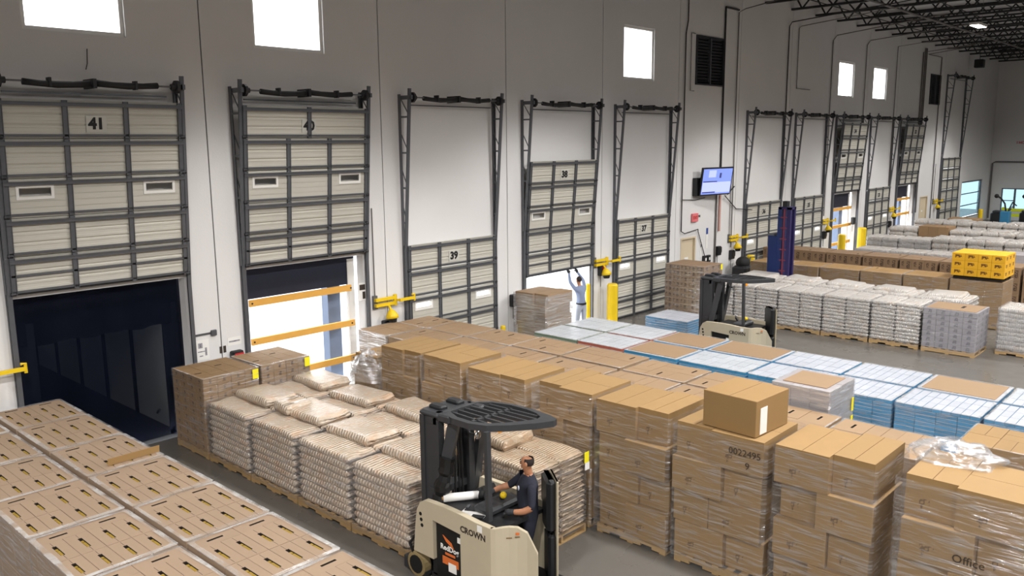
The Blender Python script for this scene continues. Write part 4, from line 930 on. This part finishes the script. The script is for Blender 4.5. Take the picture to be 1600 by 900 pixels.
# ------------------------------------------------------------------ stand-up reach truck
def forklift(loc, label, near):
    t = thing('forklift', label, 'forklift', loc, group='stand-up forklifts')
    # mast
    for sx in (.22, .76):
        m_ = MB().box(sx, sx + .1, -.3, -.2, .08, 2.14).box(sx + .02, sx + .08, -.2, -.02, .08, 2.14).box(sx, sx + .1, -.02, .06, .08, 2.14).build('mast_upright', 'truck_grey', t)
        MB().box(sx + (.1 if sx < .5 else -.07), sx + (.17 if sx < .5 else 0), -.2, -.05, .1, 2.05).build('inner_rail', 'black_plastic', m_)
    for z in (.12, 1.1, 2.06): MB().box(.22, .86, -.26, -.1, z, z + .09).build('mast_crossbar', 'truck_grey', t)
    MB().cbox(.2, .88, -.32, .06, 2.14, 2.22, .03).build('mast_head', 'truck_grey', t)
    for sx in (.32, .62): MB().cbox(sx, sx + .14, -.24, .0, 2.2, 2.27, .02).build('chain_sheave', 'black_plastic', t)
    for sx in (.4, .68): MB().tube([(sx, -.12, .2), (sx, -.12, 1.75)], .03, 8).build('lift_cylinder', 'chrome', t)
    for k, sx in enumerate((.47, .54, .6)): MB().tube([(sx, -.3, 2.1), (sx - .01, -.34, 1.4), (sx + .02, -.32, .6)], .014, 6).build('hose', 'hose', t)
    # carriage and forks
    MB().box(.2, .88, .06, .12, .12, .2).box(.2, .88, .06, .12, .42, .5).build('carriage', 'dark_steel', t)
    for sx in (.3, .68): MB().box(sx, sx + .1, .12, .16, .05, .5).box(sx, sx + .1, .16, .26, .05, .085).build('fork', 'dark_steel', t)
    for sx in (.02, .92): MB().box(sx, sx + .11, -.2, .22, .04, .2).build('outrigger', 'truck_grey', t)
    # body
    MB().box(.05, 1.0, -1.18, -.33, .12, .98).build('power_unit', 'black_plastic', t)
    def yz_panel(polys, x0, x1, name, mm, par=t):
        mb = MB().at(Matrix(((0, 0, 1, 0), (1, 0, 0, 0), (0, 1, 0, 0), (0, 0, 0, 1))))
        for p in polys: mb.prism(p, x0, x1)
        return mb.build(name, mm, par)
    left = [(-.05, .38), (-.09, .75), (-.13, .97), (-.19, 1.08), (-.27, 1.13), (-.43, 1.14), (-.43, .38)]
    topp = [(-.43, .91), (-.43, 1.14), (-.7, 1.145), (-.93, 1.14), (-.93, .88)]
    right = [(-.93, .12), (-.93, 1.14), (-1.2, 1.12), (-1.45, 1.12), (-1.45, .12)]
    sp = yz_panel([left[::-1], topp[::-1], right[::-1]], -.03, .05, 'side_panel', 'truck_beige')
    yz_panel([left[::-1], topp[::-1], right[::-1]], .98, 1.05, 'side_panel', 'truck_beige')
    for k in range(3): MB().tube([(-.036, -.2 - .012 * k, .93 - k * .075), (-.028, -.2 - .012 * k, .93 - k * .075)], .026, 6).build('vent_hole', 'number_black', sp)
    # battery face
    bt = MB().box(.02, .05, -.92, -.44, .14, .9).build('battery', 'number_black', t)
    MB().at(Matrix(((0, 0, 1, 0), (1, 0, 0, 0), (0, 1, 0, 0), (0, 0, 0, 1)))).prism([(-.72, .67), (-.56, .74), (-.62, .67), (-.76, .6)][::-1], .013, .02).build('chevron', 'orange', bt)
    link('lettering', text_mesh('RedDog', .1, 'paper', .001, .003), bt, (.016, -.68, .58), (PI / 2, 0, -PI / 2))
    MB().box(.014, .02, -.78, -.6, .49, .52).build('print', 'orange', bt); MB().box(.014, .02, -.84, -.55, .36, .46).build('print', 'orange', bt)
    MB().box(.012, .02, -.8, -.66, .28, .4).build('paper_label', 'paper', bt); MB().box(.012, .02, -.92, -.83, .72, .79).build('paper_label', 'paper', bt)
    link('lettering', text_mesh('CROWN', .11, 'ink', .001, .004), sp, (-.032, -1.15, .96), (PI / 2, 0, -PI / 2))
    MB().box(-.034, -.03, -1.31, -1.23, 1.02, 1.1).build('sticker', 'paper', sp)
    # curved compartment wall
    pl = [(-.03, -1.45), (.0, -1.5), (.06, -1.55), (.13, -1.6), (.2, -1.67), (.26, -1.77), (.3, -1.9)]; tops = [1.12, 1.12, 1.13, 1.13, 1.12, 1.06, .82]
    vs = []; fs = []
    for (x, y), z in zip(pl, tops): vs += [(x, y, .1), (x, y, z), (x + .045, y + .03, z), (x + .045, y + .03, .1)]
    for i in range(len(pl) - 1):
        a = i * 4
        for k in range(4): fs.append((a + k, a + (k + 1) % 4, a + 4 + (k + 1) % 4, a + 4 + k))
    fs += [(0, 1, 2, 3)[::-1], tuple(len(vs) - 4 + k for k in range(4))]
    cw = MB().add(vs, fs).build('compartment_wall', 'truck_beige', t, smooth=False)
    for (q, nm, mm, w_, h_, dz) in ((3, 'scuff_mark', 'ink_light', .07, .006, -.13), (4, 'scuff_mark', 'ink_light', .06, .006, -.11), (4, 'logo_swoosh', 'orange', .045, .014, -.07)):
        x, y = pl[q]; MB().at(Matrix.Translation((x - .006, y - .006, tops[q] + dz)) @ Matrix.Rotation(-.75, 4, 'Z')).box(-w_ / 2, w_ / 2, -.003, .003, -h_, h_).build(nm, mm, cw)
    # deck, dash
    MB().box(.05, .98, -1.42, -.35, .98, 1.03).build('dash_top', 'black_plastic', t)
    MB().cbox(.3, .9, -1.12, -.82, 1.03, 1.13, .03).build('control_pod', 'truck_grey', t)
    MB().tube([(.66, -.98, 1.12), (.64, -1.02, 1.2)], .03, 8).build('tiller_stem', 'black_plastic', t); MB().sphere((.64, -1.03, 1.2), .045, n=10).build('tiller_knob', 'yellow_paint', t, smooth=True)
    MB().at(Matrix.Translation((.78, -.72, 1.1)) @ Matrix.Rotation(.5, 4, 'Z') @ Matrix.Rotation(-.5, 4, 'X')).cbox(-.13, .13, -.02, .02, -.1, .1, .01).build('display', 'bezel', t)
    MB().box(.35, 1.0, -1.95, -1.15, .14, .2).build('floor_plate', 'black_rubber', t)
    MB().box(.05, 1.0, -1.95, -.3, .08, .14).build('chassis', 'dark_steel', t)
    # backrest
    br_ = MB().at(Matrix.Translation((.98, -1.5, 0)) @ Matrix.Rotation(.9, 4, 'Z'))
    br_.cbox(-.22, .2, -.05, .05, .14, .78, .03).cbox(-.22, .2, -.05, .07, .8, 1.5, .045); bo = br_.build('backrest', 'black_plastic', t)
    MB().at(Matrix.Translation((.98, -1.5, 0)) @ Matrix.Rotation(.9, 4, 'Z')).cbox(-.235, .215, -.075, -.05, .1, 1.49, .012).build('backrest_shell', 'truck_beige', t)
    # wheels
    for (x, y, r) in ((.02, -.05, .17), (.96, -.05, .17), (.45, -1.5, .13)):
        w_ = MB().tube([(x - .02, y, r), (x + .09, y, r)], r, 18).build('wheel', 'tyre', t); MB().tube([(x - .03, y, r), (x - .018, y, r)], r * .72, 14).build('hub', 'black_rubber', w_)
    # guard
    zg = 2.2
    outer = [(.3, -.3), (.22, -.55), (.22, -.85), (.3, -1.08), (.5, -1.28), (.78, -1.48), (.98, -1.58), (1.06, -1.56), (1.12, -1.4), (1.16, -1.1), (1.15, -.75), (1.05, -.45), (.9, -.3)]
    inner = [(.38, -.36), (.29, -.58), (.29, -.84), (.36, -1.03), (.54, -1.19), (.76, -1.33), (.9, -1.38), (.98, -1.36), (1.05, -1.24), (1.085, -1.05), (1.08, -.75), (1.0, -.5), (.88, -.36)]
    n = len(outer); vs = [(x, y, zg - .06) for x, y in outer] + [(x, y, zg + .02) for x, y in outer] + [(x, y, zg - .05) for x, y in inner] + [(x, y, zg + .025) for x, y in inner]
    fs = []
    for i in range(n):
        j = (i + 1) % n; fs += [(i, j, n + j, n + i), (n + i, n + j, 3 * n + j, 3 * n + i), (3 * n + i, 3 * n + j, 2 * n + j, 2 * n + i), (2 * n + i, 2 * n + j, j, i)]
    g = MB().add(vs, fs).build('overhead_guard', 'truck_grey', t)
    for k, (xa, ya, xb, yb) in enumerate(((.42, -.36, .4, -1.06), (.53, -.36, .54, -1.18), (.64, -.36, .67, -1.27), (.75, -.36, .8, -1.34), (.86, -.36, .92, -1.37), (.97, -.48, 1.02, -1.28))):
        MB().bar((xa, ya, zg - .01), (xb, yb, zg - .01), .028, .04).build('guard_bar', 'truck_grey', g)
    MB().bar((.34, -.8, zg - .01), (1.03, -.82, zg - .01), .05, .04).build('guard_bar', 'truck_grey', g)
    for sx in (.28, .84): MB().cbox(sx - .06, sx + .06, -.5, -.2, zg - .09, zg + .02, .02).build('guard_bracket', 'truck_grey', g)
    MB().bar((.25, -1.16, 1.02), (.27, -1.12, zg - .04), .055, .07).build('guard_post', 'truck_grey', t)
    MB().bar((.25, -.24, .98), (.36, -.46, zg - .06), .1, .14).build('guard_post', 'truck_grey', t)
    MB().bar((.95, -.2, .98), (.92, -.42, zg - .06), .08, .12).build('guard_post', 'truck_grey', t)
    MB().tube([(.62, -1.0, zg - .06), (.62, -1.0, zg - .1)], .03, 8).build('beacon_base', 'black_plastic', t); MB().sphere((.62, -1.0, zg - .13), .045, n=10).build('beacon', 'amber', t, smooth=True)
    MB().tube([(.45, -.6, zg - .08), (.42, -.66, zg - .2), (.46, -.72, zg - .22)], .02, 6).build('mirror_arm', 'black_plastic', t); MB().sphere((.48, -.75, zg - .22), .05, .03, .06).build('mirror', 'chrome', t)
    MB().tube([(.02, .02, .3), (-.03, .03, .45), (.02, -.05, .6), (.1, -.1, .5)], .02, 6).build('cable_loop', 'hose', t)
    if near:
        r3 = random.Random(3); mb = MB(); mb.tube([(.26 + .055 * q + r3.uniform(-.01, .01), -.26 - .11 * q + r3.uniform(-.01, .01), 1.05 + .6 * q) for q in [k / 9 for k in range(10)]], [.1 + r3.uniform(-.018, .018) for k in range(10)], 9).build('plastic_sleeve', 'hose', t)
    return t
forklift((6.6, -7.5, 0), 'beige and black stand-up forklift with the driver, in the foreground', True)
forklift((18.4, -4.75, 0), 'beige and black stand-up forklift without driver, beyond the trays', False)
# things lying on the near truck's dash
t = thing('film_roll', 'white roll of stretch film lying on the forklift dash', 'film roll', (7.04, -8.0, 1.09)); a, b = Vector((-.2, .16, 0)), Vector((.2, -.12, .0))
MB().tube([a, b], .055, 14).build('film', 'paper', t, smooth=True); MB().tube([a * 1.08, b * 1.08], .03, 10).build('core', 'card_gold', t)
o = MB().at(Matrix.Translation((6.9, -8.36, 1.031)) @ Matrix.Rotation(.3, 4, 'Z')).box(-.12, .12, -.17, .17, 0, .004).build('paper_sheet', 'paper'); tag(o, 'white paper sheet lying on the forklift dash', 'paper')
t = thing('clipboard', 'dark clipboard on the white sheet on the forklift dash', 'clipboard', (7.0, -8.3, 1.036), rz=.5); MB().box(-.1, .1, -.14, .14, 0, .012).build('board', 'black_plastic', t); MB().box(-.04, .04, .1, .135, .012, .022).build('clip', 'galv', t)
t = thing('phone', 'black phone lying beside the clipboard on the forklift dash', 'phone', (6.83, -8.48, 1.036), rz=.4); MB().cbox(-.04, .04, -.08, .08, 0, .01, .003).build('case', 'bezel', t); MB().box(-.034, .034, -.072, .072, .01, .0108).build('screen', 'number_black', t)
t = thing('crumpled_bag', 'dark crumpled bag on the forklift dash', 'bag', (7.25, -8.12, 1.03)); MB().sphere((0, 0, .06), .08, .08, .06, 12, 8).build('bag', 'black_rubber', t, smooth=True); MB().tube([(-.02, 0, .1), (0, .02, .14)], [.02, .035], 8).build('neck', 'black_plastic', t)

# ------------------------------------------------------------------ people
def skin_body(name, joints, edges, parent, smooth=2):
    """joints: name -> (pos, radius); edges: (a, b, material); one continuous surface"""
    names = list(joints); idx = {n: i for i, n in enumerate(names)}
    me = bpy.data.meshes.new(name); me.from_pydata([joints[n][0] for n in names], [(idx[a], idx[b]) for a, b, _ in edges], [])
    o = bpy.data.objects.new(name, me); COL.objects.link(o)
    o.modifiers.new('skin', 'SKIN').use_smooth_shade = True
    for i, n in enumerate(names):
        sv = me.skin_vertices[0].data[i]; r = joints[n][1]; sv.radius = r if isinstance(r, tuple) else (r, r); sv.use_root = (i == 0)
    s = o.modifiers.new('sub', 'SUBSURF'); s.levels = smooth; s.render_levels = smooth
    bpy.context.view_layer.update(); dg = bpy.context.evaluated_depsgraph_get(); m2 = bpy.data.meshes.new_from_object(o.evaluated_get(dg)); bpy.data.objects.remove(o)
    mats = sorted({m for _, _, m in edges}); m2.materials.clear()
    for m in mats: m2.materials.append(MATS[m])
    segs = [(Vector(joints[a][0]), Vector(joints[b][0]), mats.index(m)) for a, b, m in edges]
    for p in m2.polygons:
        best = None; c = p.center
        for a, b, k in segs:
            d = b - a; q = max(0, min(1, (c - a).dot(d) / max(d.length_squared, 1e-9))); dist = (a + d * q - c).length
            if best is None or dist < best[0]: best = (dist, k)
        p.material_index = best[1]; p.use_smooth = True
    ob = bpy.data.objects.new(name, m2); COL.objects.link(ob); ob.parent = parent
    return ob
def hand(parent, wrist, tip_dir, palm_n, curl, m='glove', side=1, size=1.0, name='glove'):
    d = Vector(tip_dir).normalized(); n = Vector(palm_n); n = (n - d * n.dot(d)).normalized(); s = d.cross(n) * side
    mb = MB(); w_ = Vector(wrist); k = size
    mb.tube([w_ - d * .03 * k, w_, w_ + d * .04 * k, w_ + d * .085 * k], [.036 * k, .036 * k, .043 * k, .038 * k], 10)
    for i, L in enumerate((.07, .08, .074, .058)):
        base = w_ + d * .075 * k + s * (.028 - .019 * i) * k; p1 = base + (d * math.cos(curl * .5) + n * math.sin(curl * .5)) * L * .5 * k; p2 = p1 + (d * math.cos(curl * 1.2) + n * math.sin(curl * 1.2)) * L * .35 * k; p3 = p2 + (d * math.cos(curl * 1.8) + n * math.sin(curl * 1.8)) * L * .3 * k
        mb.tube([base, p1, p2, p3], [.0115 * k, .011 * k, .01 * k, .007 * k], 7)
    b = w_ + d * .02 * k + s * .034 * k; p1 = b + (d * .6 + s * .8).normalized() * .035 * k; p2 = p1 + (d * .9 + s * .3 + n * .4).normalized() * .03 * k
    mb.tube([b, p1, p2, p2 + (d + n * .6).normalized() * .018 * k], [.014 * k, .013 * k, .011 * k, .008 * k], 7)
    return mb.build(name, m, parent, smooth=True)
def head_parts(body, c, f, hair_full, k=1.0):
    """eyes, ears, hair; c head centre, f look direction"""
    f = Vector(f).normalized(); l = Vector((0, 0, 1)).cross(f); c = Vector(c)
    for s in (-1, 1):
        e = c + l * s * .078 * k + f * -.005; MB().at(Matrix.Translation(e) @ Matrix.Rotation(math.atan2(f.y, f.x), 4, 'Z')).sphere((0, 0, -.01 * k), .024 * k, .012 * k, .034 * k, 8, 6).build('ear', 'skin', body, smooth=True)
        e = c + l * s * .032 * k + f * .08 * k; MB().sphere(tuple(e + Vector((0, 0, .005))), .008 * k, n=8, mm=6).build('eye', 'number_black', body, smooth=True)
        MB().bar(c + l * (s * .05) * k + f * .076 * k + Vector((0, 0, .03 * k)), c + l * (s * .016) * k + f * .082 * k + Vector((0, 0, .032 * k)), .012, .008).build('eyebrow', 'hair', body)
    MB().bar(c + l * .025 * k + f * .078 * k + Vector((0, 0, -.062 * k)), c - l * .025 * k + f * .078 * k + Vector((0, 0, -.062 * k)), .01, .008).build('mouth', 'rack_red', body)
    mb = MB(); vs = []; fs = []; nu, nv = 16, 7
    for j in range(nv + 1):
        for i in range(nu + 1):
            lim = 2.3 if hair_full else 1.75; a = -lim + 2 * lim * i / nu; q = -.45 + (1.9 if hair_full else .95) * j / nv
            r = .08 * k; d = (-f * math.cos(a) + l * math.sin(a)); vs.append(c + Vector((0, 0, .01)) + d * (math.cos(q) * (r + .006 * math.cos(a))) + Vector((0, 0, math.sin(q) * .1 * k)))
    for j in range(nv):
        for i in range(nu): a_ = j * (nu + 1) + i; fs.append((a_, a_ + 1, a_ + nu + 2, a_ + nu + 1))
    mb.add(vs, fs).build('hair', 'hair', body, smooth=True)
# driver
t = thing('person', 'person in dark navy work clothes and gloves standing in the near forklift', 'person', (7.4, -8.82, .2))
F = Vector((-.8, .6, 0)).normalized(); L = Vector((0, 0, 1)).cross(F)
def P(f, l, z): v = F * f + L * l; return (v.x, v.y, z)
J = {'pelvis': (P(0, 0, .8), (.125, .15)), 'belly': (P(.015, 0, .96), (.118, .145)), 'chest': (P(.02, 0, 1.12), (.12, .16)), 'upper': (P(.0, 0, 1.24), (.09, .15)), 'neck0': (P(0, 0, 1.31), .056), 'neck1': (P(.01, 0, 1.37), .054),
     'jaw': (P(.03, .0, 1.41), (.062, .066)), 'head': (P(.02, 0, 1.475), (.082, .1)), 'crown': (P(.0, 0, 1.545), (.062, .072)),
     'shL': (P(0, .185, 1.235), .066), 'elL': (P(.02, .29, .99), .05), 'foL': (P(.13, .25, .93), .043), 'wrL': (P(.25, .18, .91), .034),
     'shR': (P(.02, -.185, 1.235), .066), 'elR': (P(.2, -.29, 1.06), .05), 'foR': (P(.3, -.3, 1.04), .043), 'wrR': (P(.42, -.28, 1.0), .034),
     'hipL': (P(0, .085, .73), .1), 'knL': (P(.05, .1, .42), .066), 'anL': (P(0, .11, .09), .046), 'toL': (P(.14, .13, .045), .04),
     'hipR': (P(0, -.085, .73), .1), 'knR': (P(.06, -.1, .42), .066), 'anR': (P(0, -.11, .09), .046), 'toR': (P(.14, -.12, .045), .04)}
n_, s_ = 'navy_cloth', 'skin'
Eg = [('pelvis', 'belly', n_), ('belly', 'chest', n_), ('chest', 'upper', n_), ('upper', 'neck0', n_), ('neck0', 'neck1', s_), ('neck1', 'jaw', s_), ('jaw', 'head', s_), ('head', 'crown', s_), ('upper', 'shL', n_), ('shL', 'elL', n_), ('elL', 'foL', s_), ('foL', 'wrL', s_), ('upper', 'shR', n_), ('shR', 'elR', n_), ('elR', 'foR', s_), ('foR', 'wrR', s_),
      ('pelvis', 'hipL', n_), ('hipL', 'knL', n_), ('knL', 'anL', n_), ('anL', 'toL', 'shoe'), ('pelvis', 'hipR', n_), ('hipR', 'knR', n_), ('knR', 'anR', n_), ('anR', 'toR', 'shoe')]
body = skin_body('body', J, Eg, t)
hd = (Vector((-.35, .94, 0))).normalized(); hc = Vector(P(.015, 0, 1.475))
head_parts(body, hc, hd, False)
MB().sphere(tuple(hc + hd * .086 + Vector((0, 0, -.025))), .016, .02, .022, 8, 6).build('nose', 'skin', body, smooth=True)
hand(body, J['wrL'][0], Vector(J['wrL'][0]) - Vector(J['foL'][0]) + F * .03, (0, 0, -1), .9, side=-1); hand(body, J['wrR'][0], Vector(J['wrR'][0]) - Vector(J['foR'][0]), (0, 0, -1), .9, side=1)
pc = Vector(P(.145, .05, 1.16)); MB().at(Matrix.Translation(pc) @ Matrix.Rotation(math.atan2(F.y, F.x), 4, 'Z')).tube([(-.01, 0, 0), (.004, 0, 0)], .03, 10).build('chest_logo', 'light_trousers', body)
# person pulling the partly raised door
t = thing('person', 'person in grey-blue shirt and pale trousers pulling the partly raised door', 'person', (18.82, -.72, 0))
F = Vector((.25, .97, 0)).normalized(); L = Vector((0, 0, 1)).cross(F)
J = {'pelvis': (P(0, 0, .95), (.12, .15)), 'belly': (P(.02, 0, 1.12), (.11, .14)), 'chest': (P(.05, 0, 1.3), (.115, .16)), 'upper': (P(.07, 0, 1.43), (.09, .15)), 'neck0': (P(.09, 0, 1.5), .055), 'neck1': (P(.1, 0, 1.55), .053), 'jaw': (P(.13, 0, 1.6), (.062, .066)), 'head': (P(.12, 0, 1.67), (.085, .1)), 'crown': (P(.1, 0, 1.745), (.064, .074)),
     'shL': (P(.08, .18, 1.44), .064), 'elL': (P(.22, .24, 1.62), .05), 'wrL': (P(.4, .15, 1.86), .034), 'shR': (P(.08, -.18, 1.44), .064), 'elR': (P(.22, -.24, 1.62), .05), 'wrR': (P(.4, -.15, 1.86), .034),
     'hipL': (P(0, .09, .88), .1), 'knL': (P(.06, .1, .48), .068), 'anL': (P(-.02, .11, .09), .047), 'toL': (P(.12, .12, .045), .04), 'hipR': (P(0, -.09, .88), .1), 'knR': (P(.0, -.1, .48), .068), 'anR': (P(-.12, -.11, .09), .047), 'toR': (P(.02, -.12, .045), .04)}
g_, p_ = 'grey_shirt', 'light_trousers'
Eg = [('pelvis', 'belly', g_), ('belly', 'chest', g_), ('chest', 'upper', g_), ('upper', 'neck0', g_), ('neck0', 'neck1', s_), ('neck1', 'jaw', s_), ('jaw', 'head', s_), ('head', 'crown', s_), ('upper', 'shL', g_), ('shL', 'elL', g_), ('elL', 'wrL', g_), ('upper', 'shR', g_), ('shR', 'elR', g_), ('elR', 'wrR', g_),
      ('pelvis', 'hipL', p_), ('hipL', 'knL', p_), ('knL', 'anL', p_), ('anL', 'toL', 'shoe'), ('pelvis', 'hipR', p_), ('hipR', 'knR', p_), ('knR', 'anR', p_), ('anR', 'toR', 'shoe')]
body = skin_body('body', J, Eg, t); hc = Vector(P(.115, 0, 1.67)); head_parts(body, hc, F, True)
MB().sphere(tuple(hc + F * .086 + Vector((0, 0, -.025))), .016, .02, .022, 8, 6).build('nose', 'skin', body, smooth=True)
for q, s in (('L', -1), ('R', 1)): hand(body, J['wr' + q][0], (F.x * .5, F.y * .5, .6), tuple(F), .6, side=s)
MB().at(Matrix.Translation(P(0, 0, 1.0))).tube([(0, 0, -.02), (0, 0, .02)], .155, 16).build('belt', 'number_black', body)

# ------------------------------------------------------------------ blue rack, far machines
t = thing('tool_rack', 'tall blue steel cabinet with a violet side mast near door 35', 'cabinet', (26.2, -3.12, 0))
MB().cbox(-.2, .2, -.12, .2, .05, 2.5, .02).build('cabinet', 'rack_blue', t); MB().box(-.18, .18, .0, .15, 2.5, 2.58).build('cabinet_top', 'galv', t)
for sx in (-.2, .1): MB().box(sx, sx + .1, -.55, -.42, 0, 3.45).build('mast_post', 'rack_violet', t); MB().box(sx, sx + .1, -.24, -.12, 0, 3.45).build('mast_post', 'rack_blue', t)
for k in range(9): MB().box(-.21, -.17, -.44, -.22, .3 + k * .35, .34 + k * .35).build('rung', 'rack_red', t)
MB().box(-.22, -.19, -.37, -.32, .1, 3.4).build('red_strip', 'rack_red', t); MB().box(-.2, .2, -.55, -.14, 3.38, 3.46).build('mast_top', 'rack_violet', t)
MB().box(-.2, .0, -.42, -.26, 3.46, 3.65).build('motor', 'black_plastic', t); MB().box(-.22, .22, -.56, .22, 0, .05).build('base', 'rack_blue', t)
t = thing('floor_scrubber', 'dark machine huddled by the wall left of door 36', 'machine', (29.05, -.55, 0)); MB().cbox(-.45, .45, -.3, .3, .15, .95, .08).build('body', 'black_plastic', t); MB().sphere((-.1, 0, 1.05), .32, .26, .24, 12, 8).build('cover', 'black_rubber', t, smooth=True); MB().tube([(.35, 0, .9), (.5, 0, 1.2), (.5, -.2, 1.22)], .025, 6).build('handle', 'galv', t)
for sx in (-.3, .3): MB().tube([(sx, -.3, .13), (sx, -.24, .13)], .13, 12).build('wheel', 'black_rubber', t)
for i, (xx, yy) in enumerate(((61.2, -1.6), (62.4, -3.0), (61.0, -4.9))):
    t = thing('pallet_truck', ['dark pallet truck parked below the blue-tinted window', 'dark pallet truck parked at the far corner', 'dark pallet truck parked in front of the far end wall'][i], 'pallet truck', (xx, yy, 0), group='parked pallet trucks')
    MB().cbox(-.4, .4, -.6, .2, .15, .85, .06).build('body', 'black_plastic', t); MB().cbox(-.36, .36, -.55, .1, .85, 1.0, .04).build('cover', 'truck_grey', t)
    for sx in (-.3, .3): MB().box(sx - .1, sx + .1, .2, 1.2, .06, .14).build('fork', 'dark_steel', t)
    MB().tube([(0, -.6, .5), (0, -.9, 1.2)], .03, 6).build('tiller', 'black_plastic', t); MB().tube([(-.2, -.92, 1.25), (.2, -.92, 1.25)], .03, 6).build('handle', 'black_plastic', t)
    for sx in (-.25, .25): MB().tube([(sx - .04, -.3, .12), (sx + .04, -.3, .12)], .12, 10).build('wheel', 'black_rubber', t)
for i, (xx, yy) in enumerate(((57.5, -3.0), (57.9, -4.4))):
    t = thing('charging_stand', ['blue box of the left stand with curled cables at the far end', 'grey box of the right stand with curled cables at the far end'][i], 'charger', (xx, yy, 0), group='charging stands')
    MB().cbox(-.3, .3, -.25, .25, .5, 1.25, .03).build('cabinet', ['tray_blue', 'galv'][i], t); MB().box(-.25, .25, -.2, .2, 0, .5).build('stand', 'black_plastic', t)
    MB().tube([(0, 0, 1.25), (.05, .1, 1.7), (0, .3, 2.0), (-.05, .5, 2.15)], .05, 8).build('cable_arm', 'black_rubber', t); MB().sphere((-.05, .55, 2.15), .13).build('cable_reel', 'black_rubber', t, smooth=True)
    MB().tube([(.1, -.1, 1.25), (.1, -.3, 1.8), (0, -.55, 1.6)], .04, 8).build('cable', 'black_rubber', t)
t = thing('guard_rail', 'yellow-green guard rail in front of the far end wall', 'guard rail', (63.6, -4.2, 0))
for k in range(5): MB().box(-.08, .08, 2.6 - k * 1.8, 2.76 - k * 1.8, 0, 1.05).build('post', 'safety_yellow', t)
for z in (.55, .9): MB().box(-.12, -.08, -4.6, 2.76, z - .1, z + .1).build('rail', 'safety_yellow', t)
bollard(57.0, -1.75, 1.35, .13, 'bright yellow bollard at the far end left of the guard rail')
t = thing('carton_bundle', 'low brown bundle of flat cartons at the far end', 'bundle', (53.6, -1.7, 0)); MB().cbox(-.6, .6, -.9, .7, .12, 1.05, .05).build('cartons', 'card_dark', t); MB().box(-.6, .6, -.9, .7, 0, .12).build('pallet', 'wood', t)
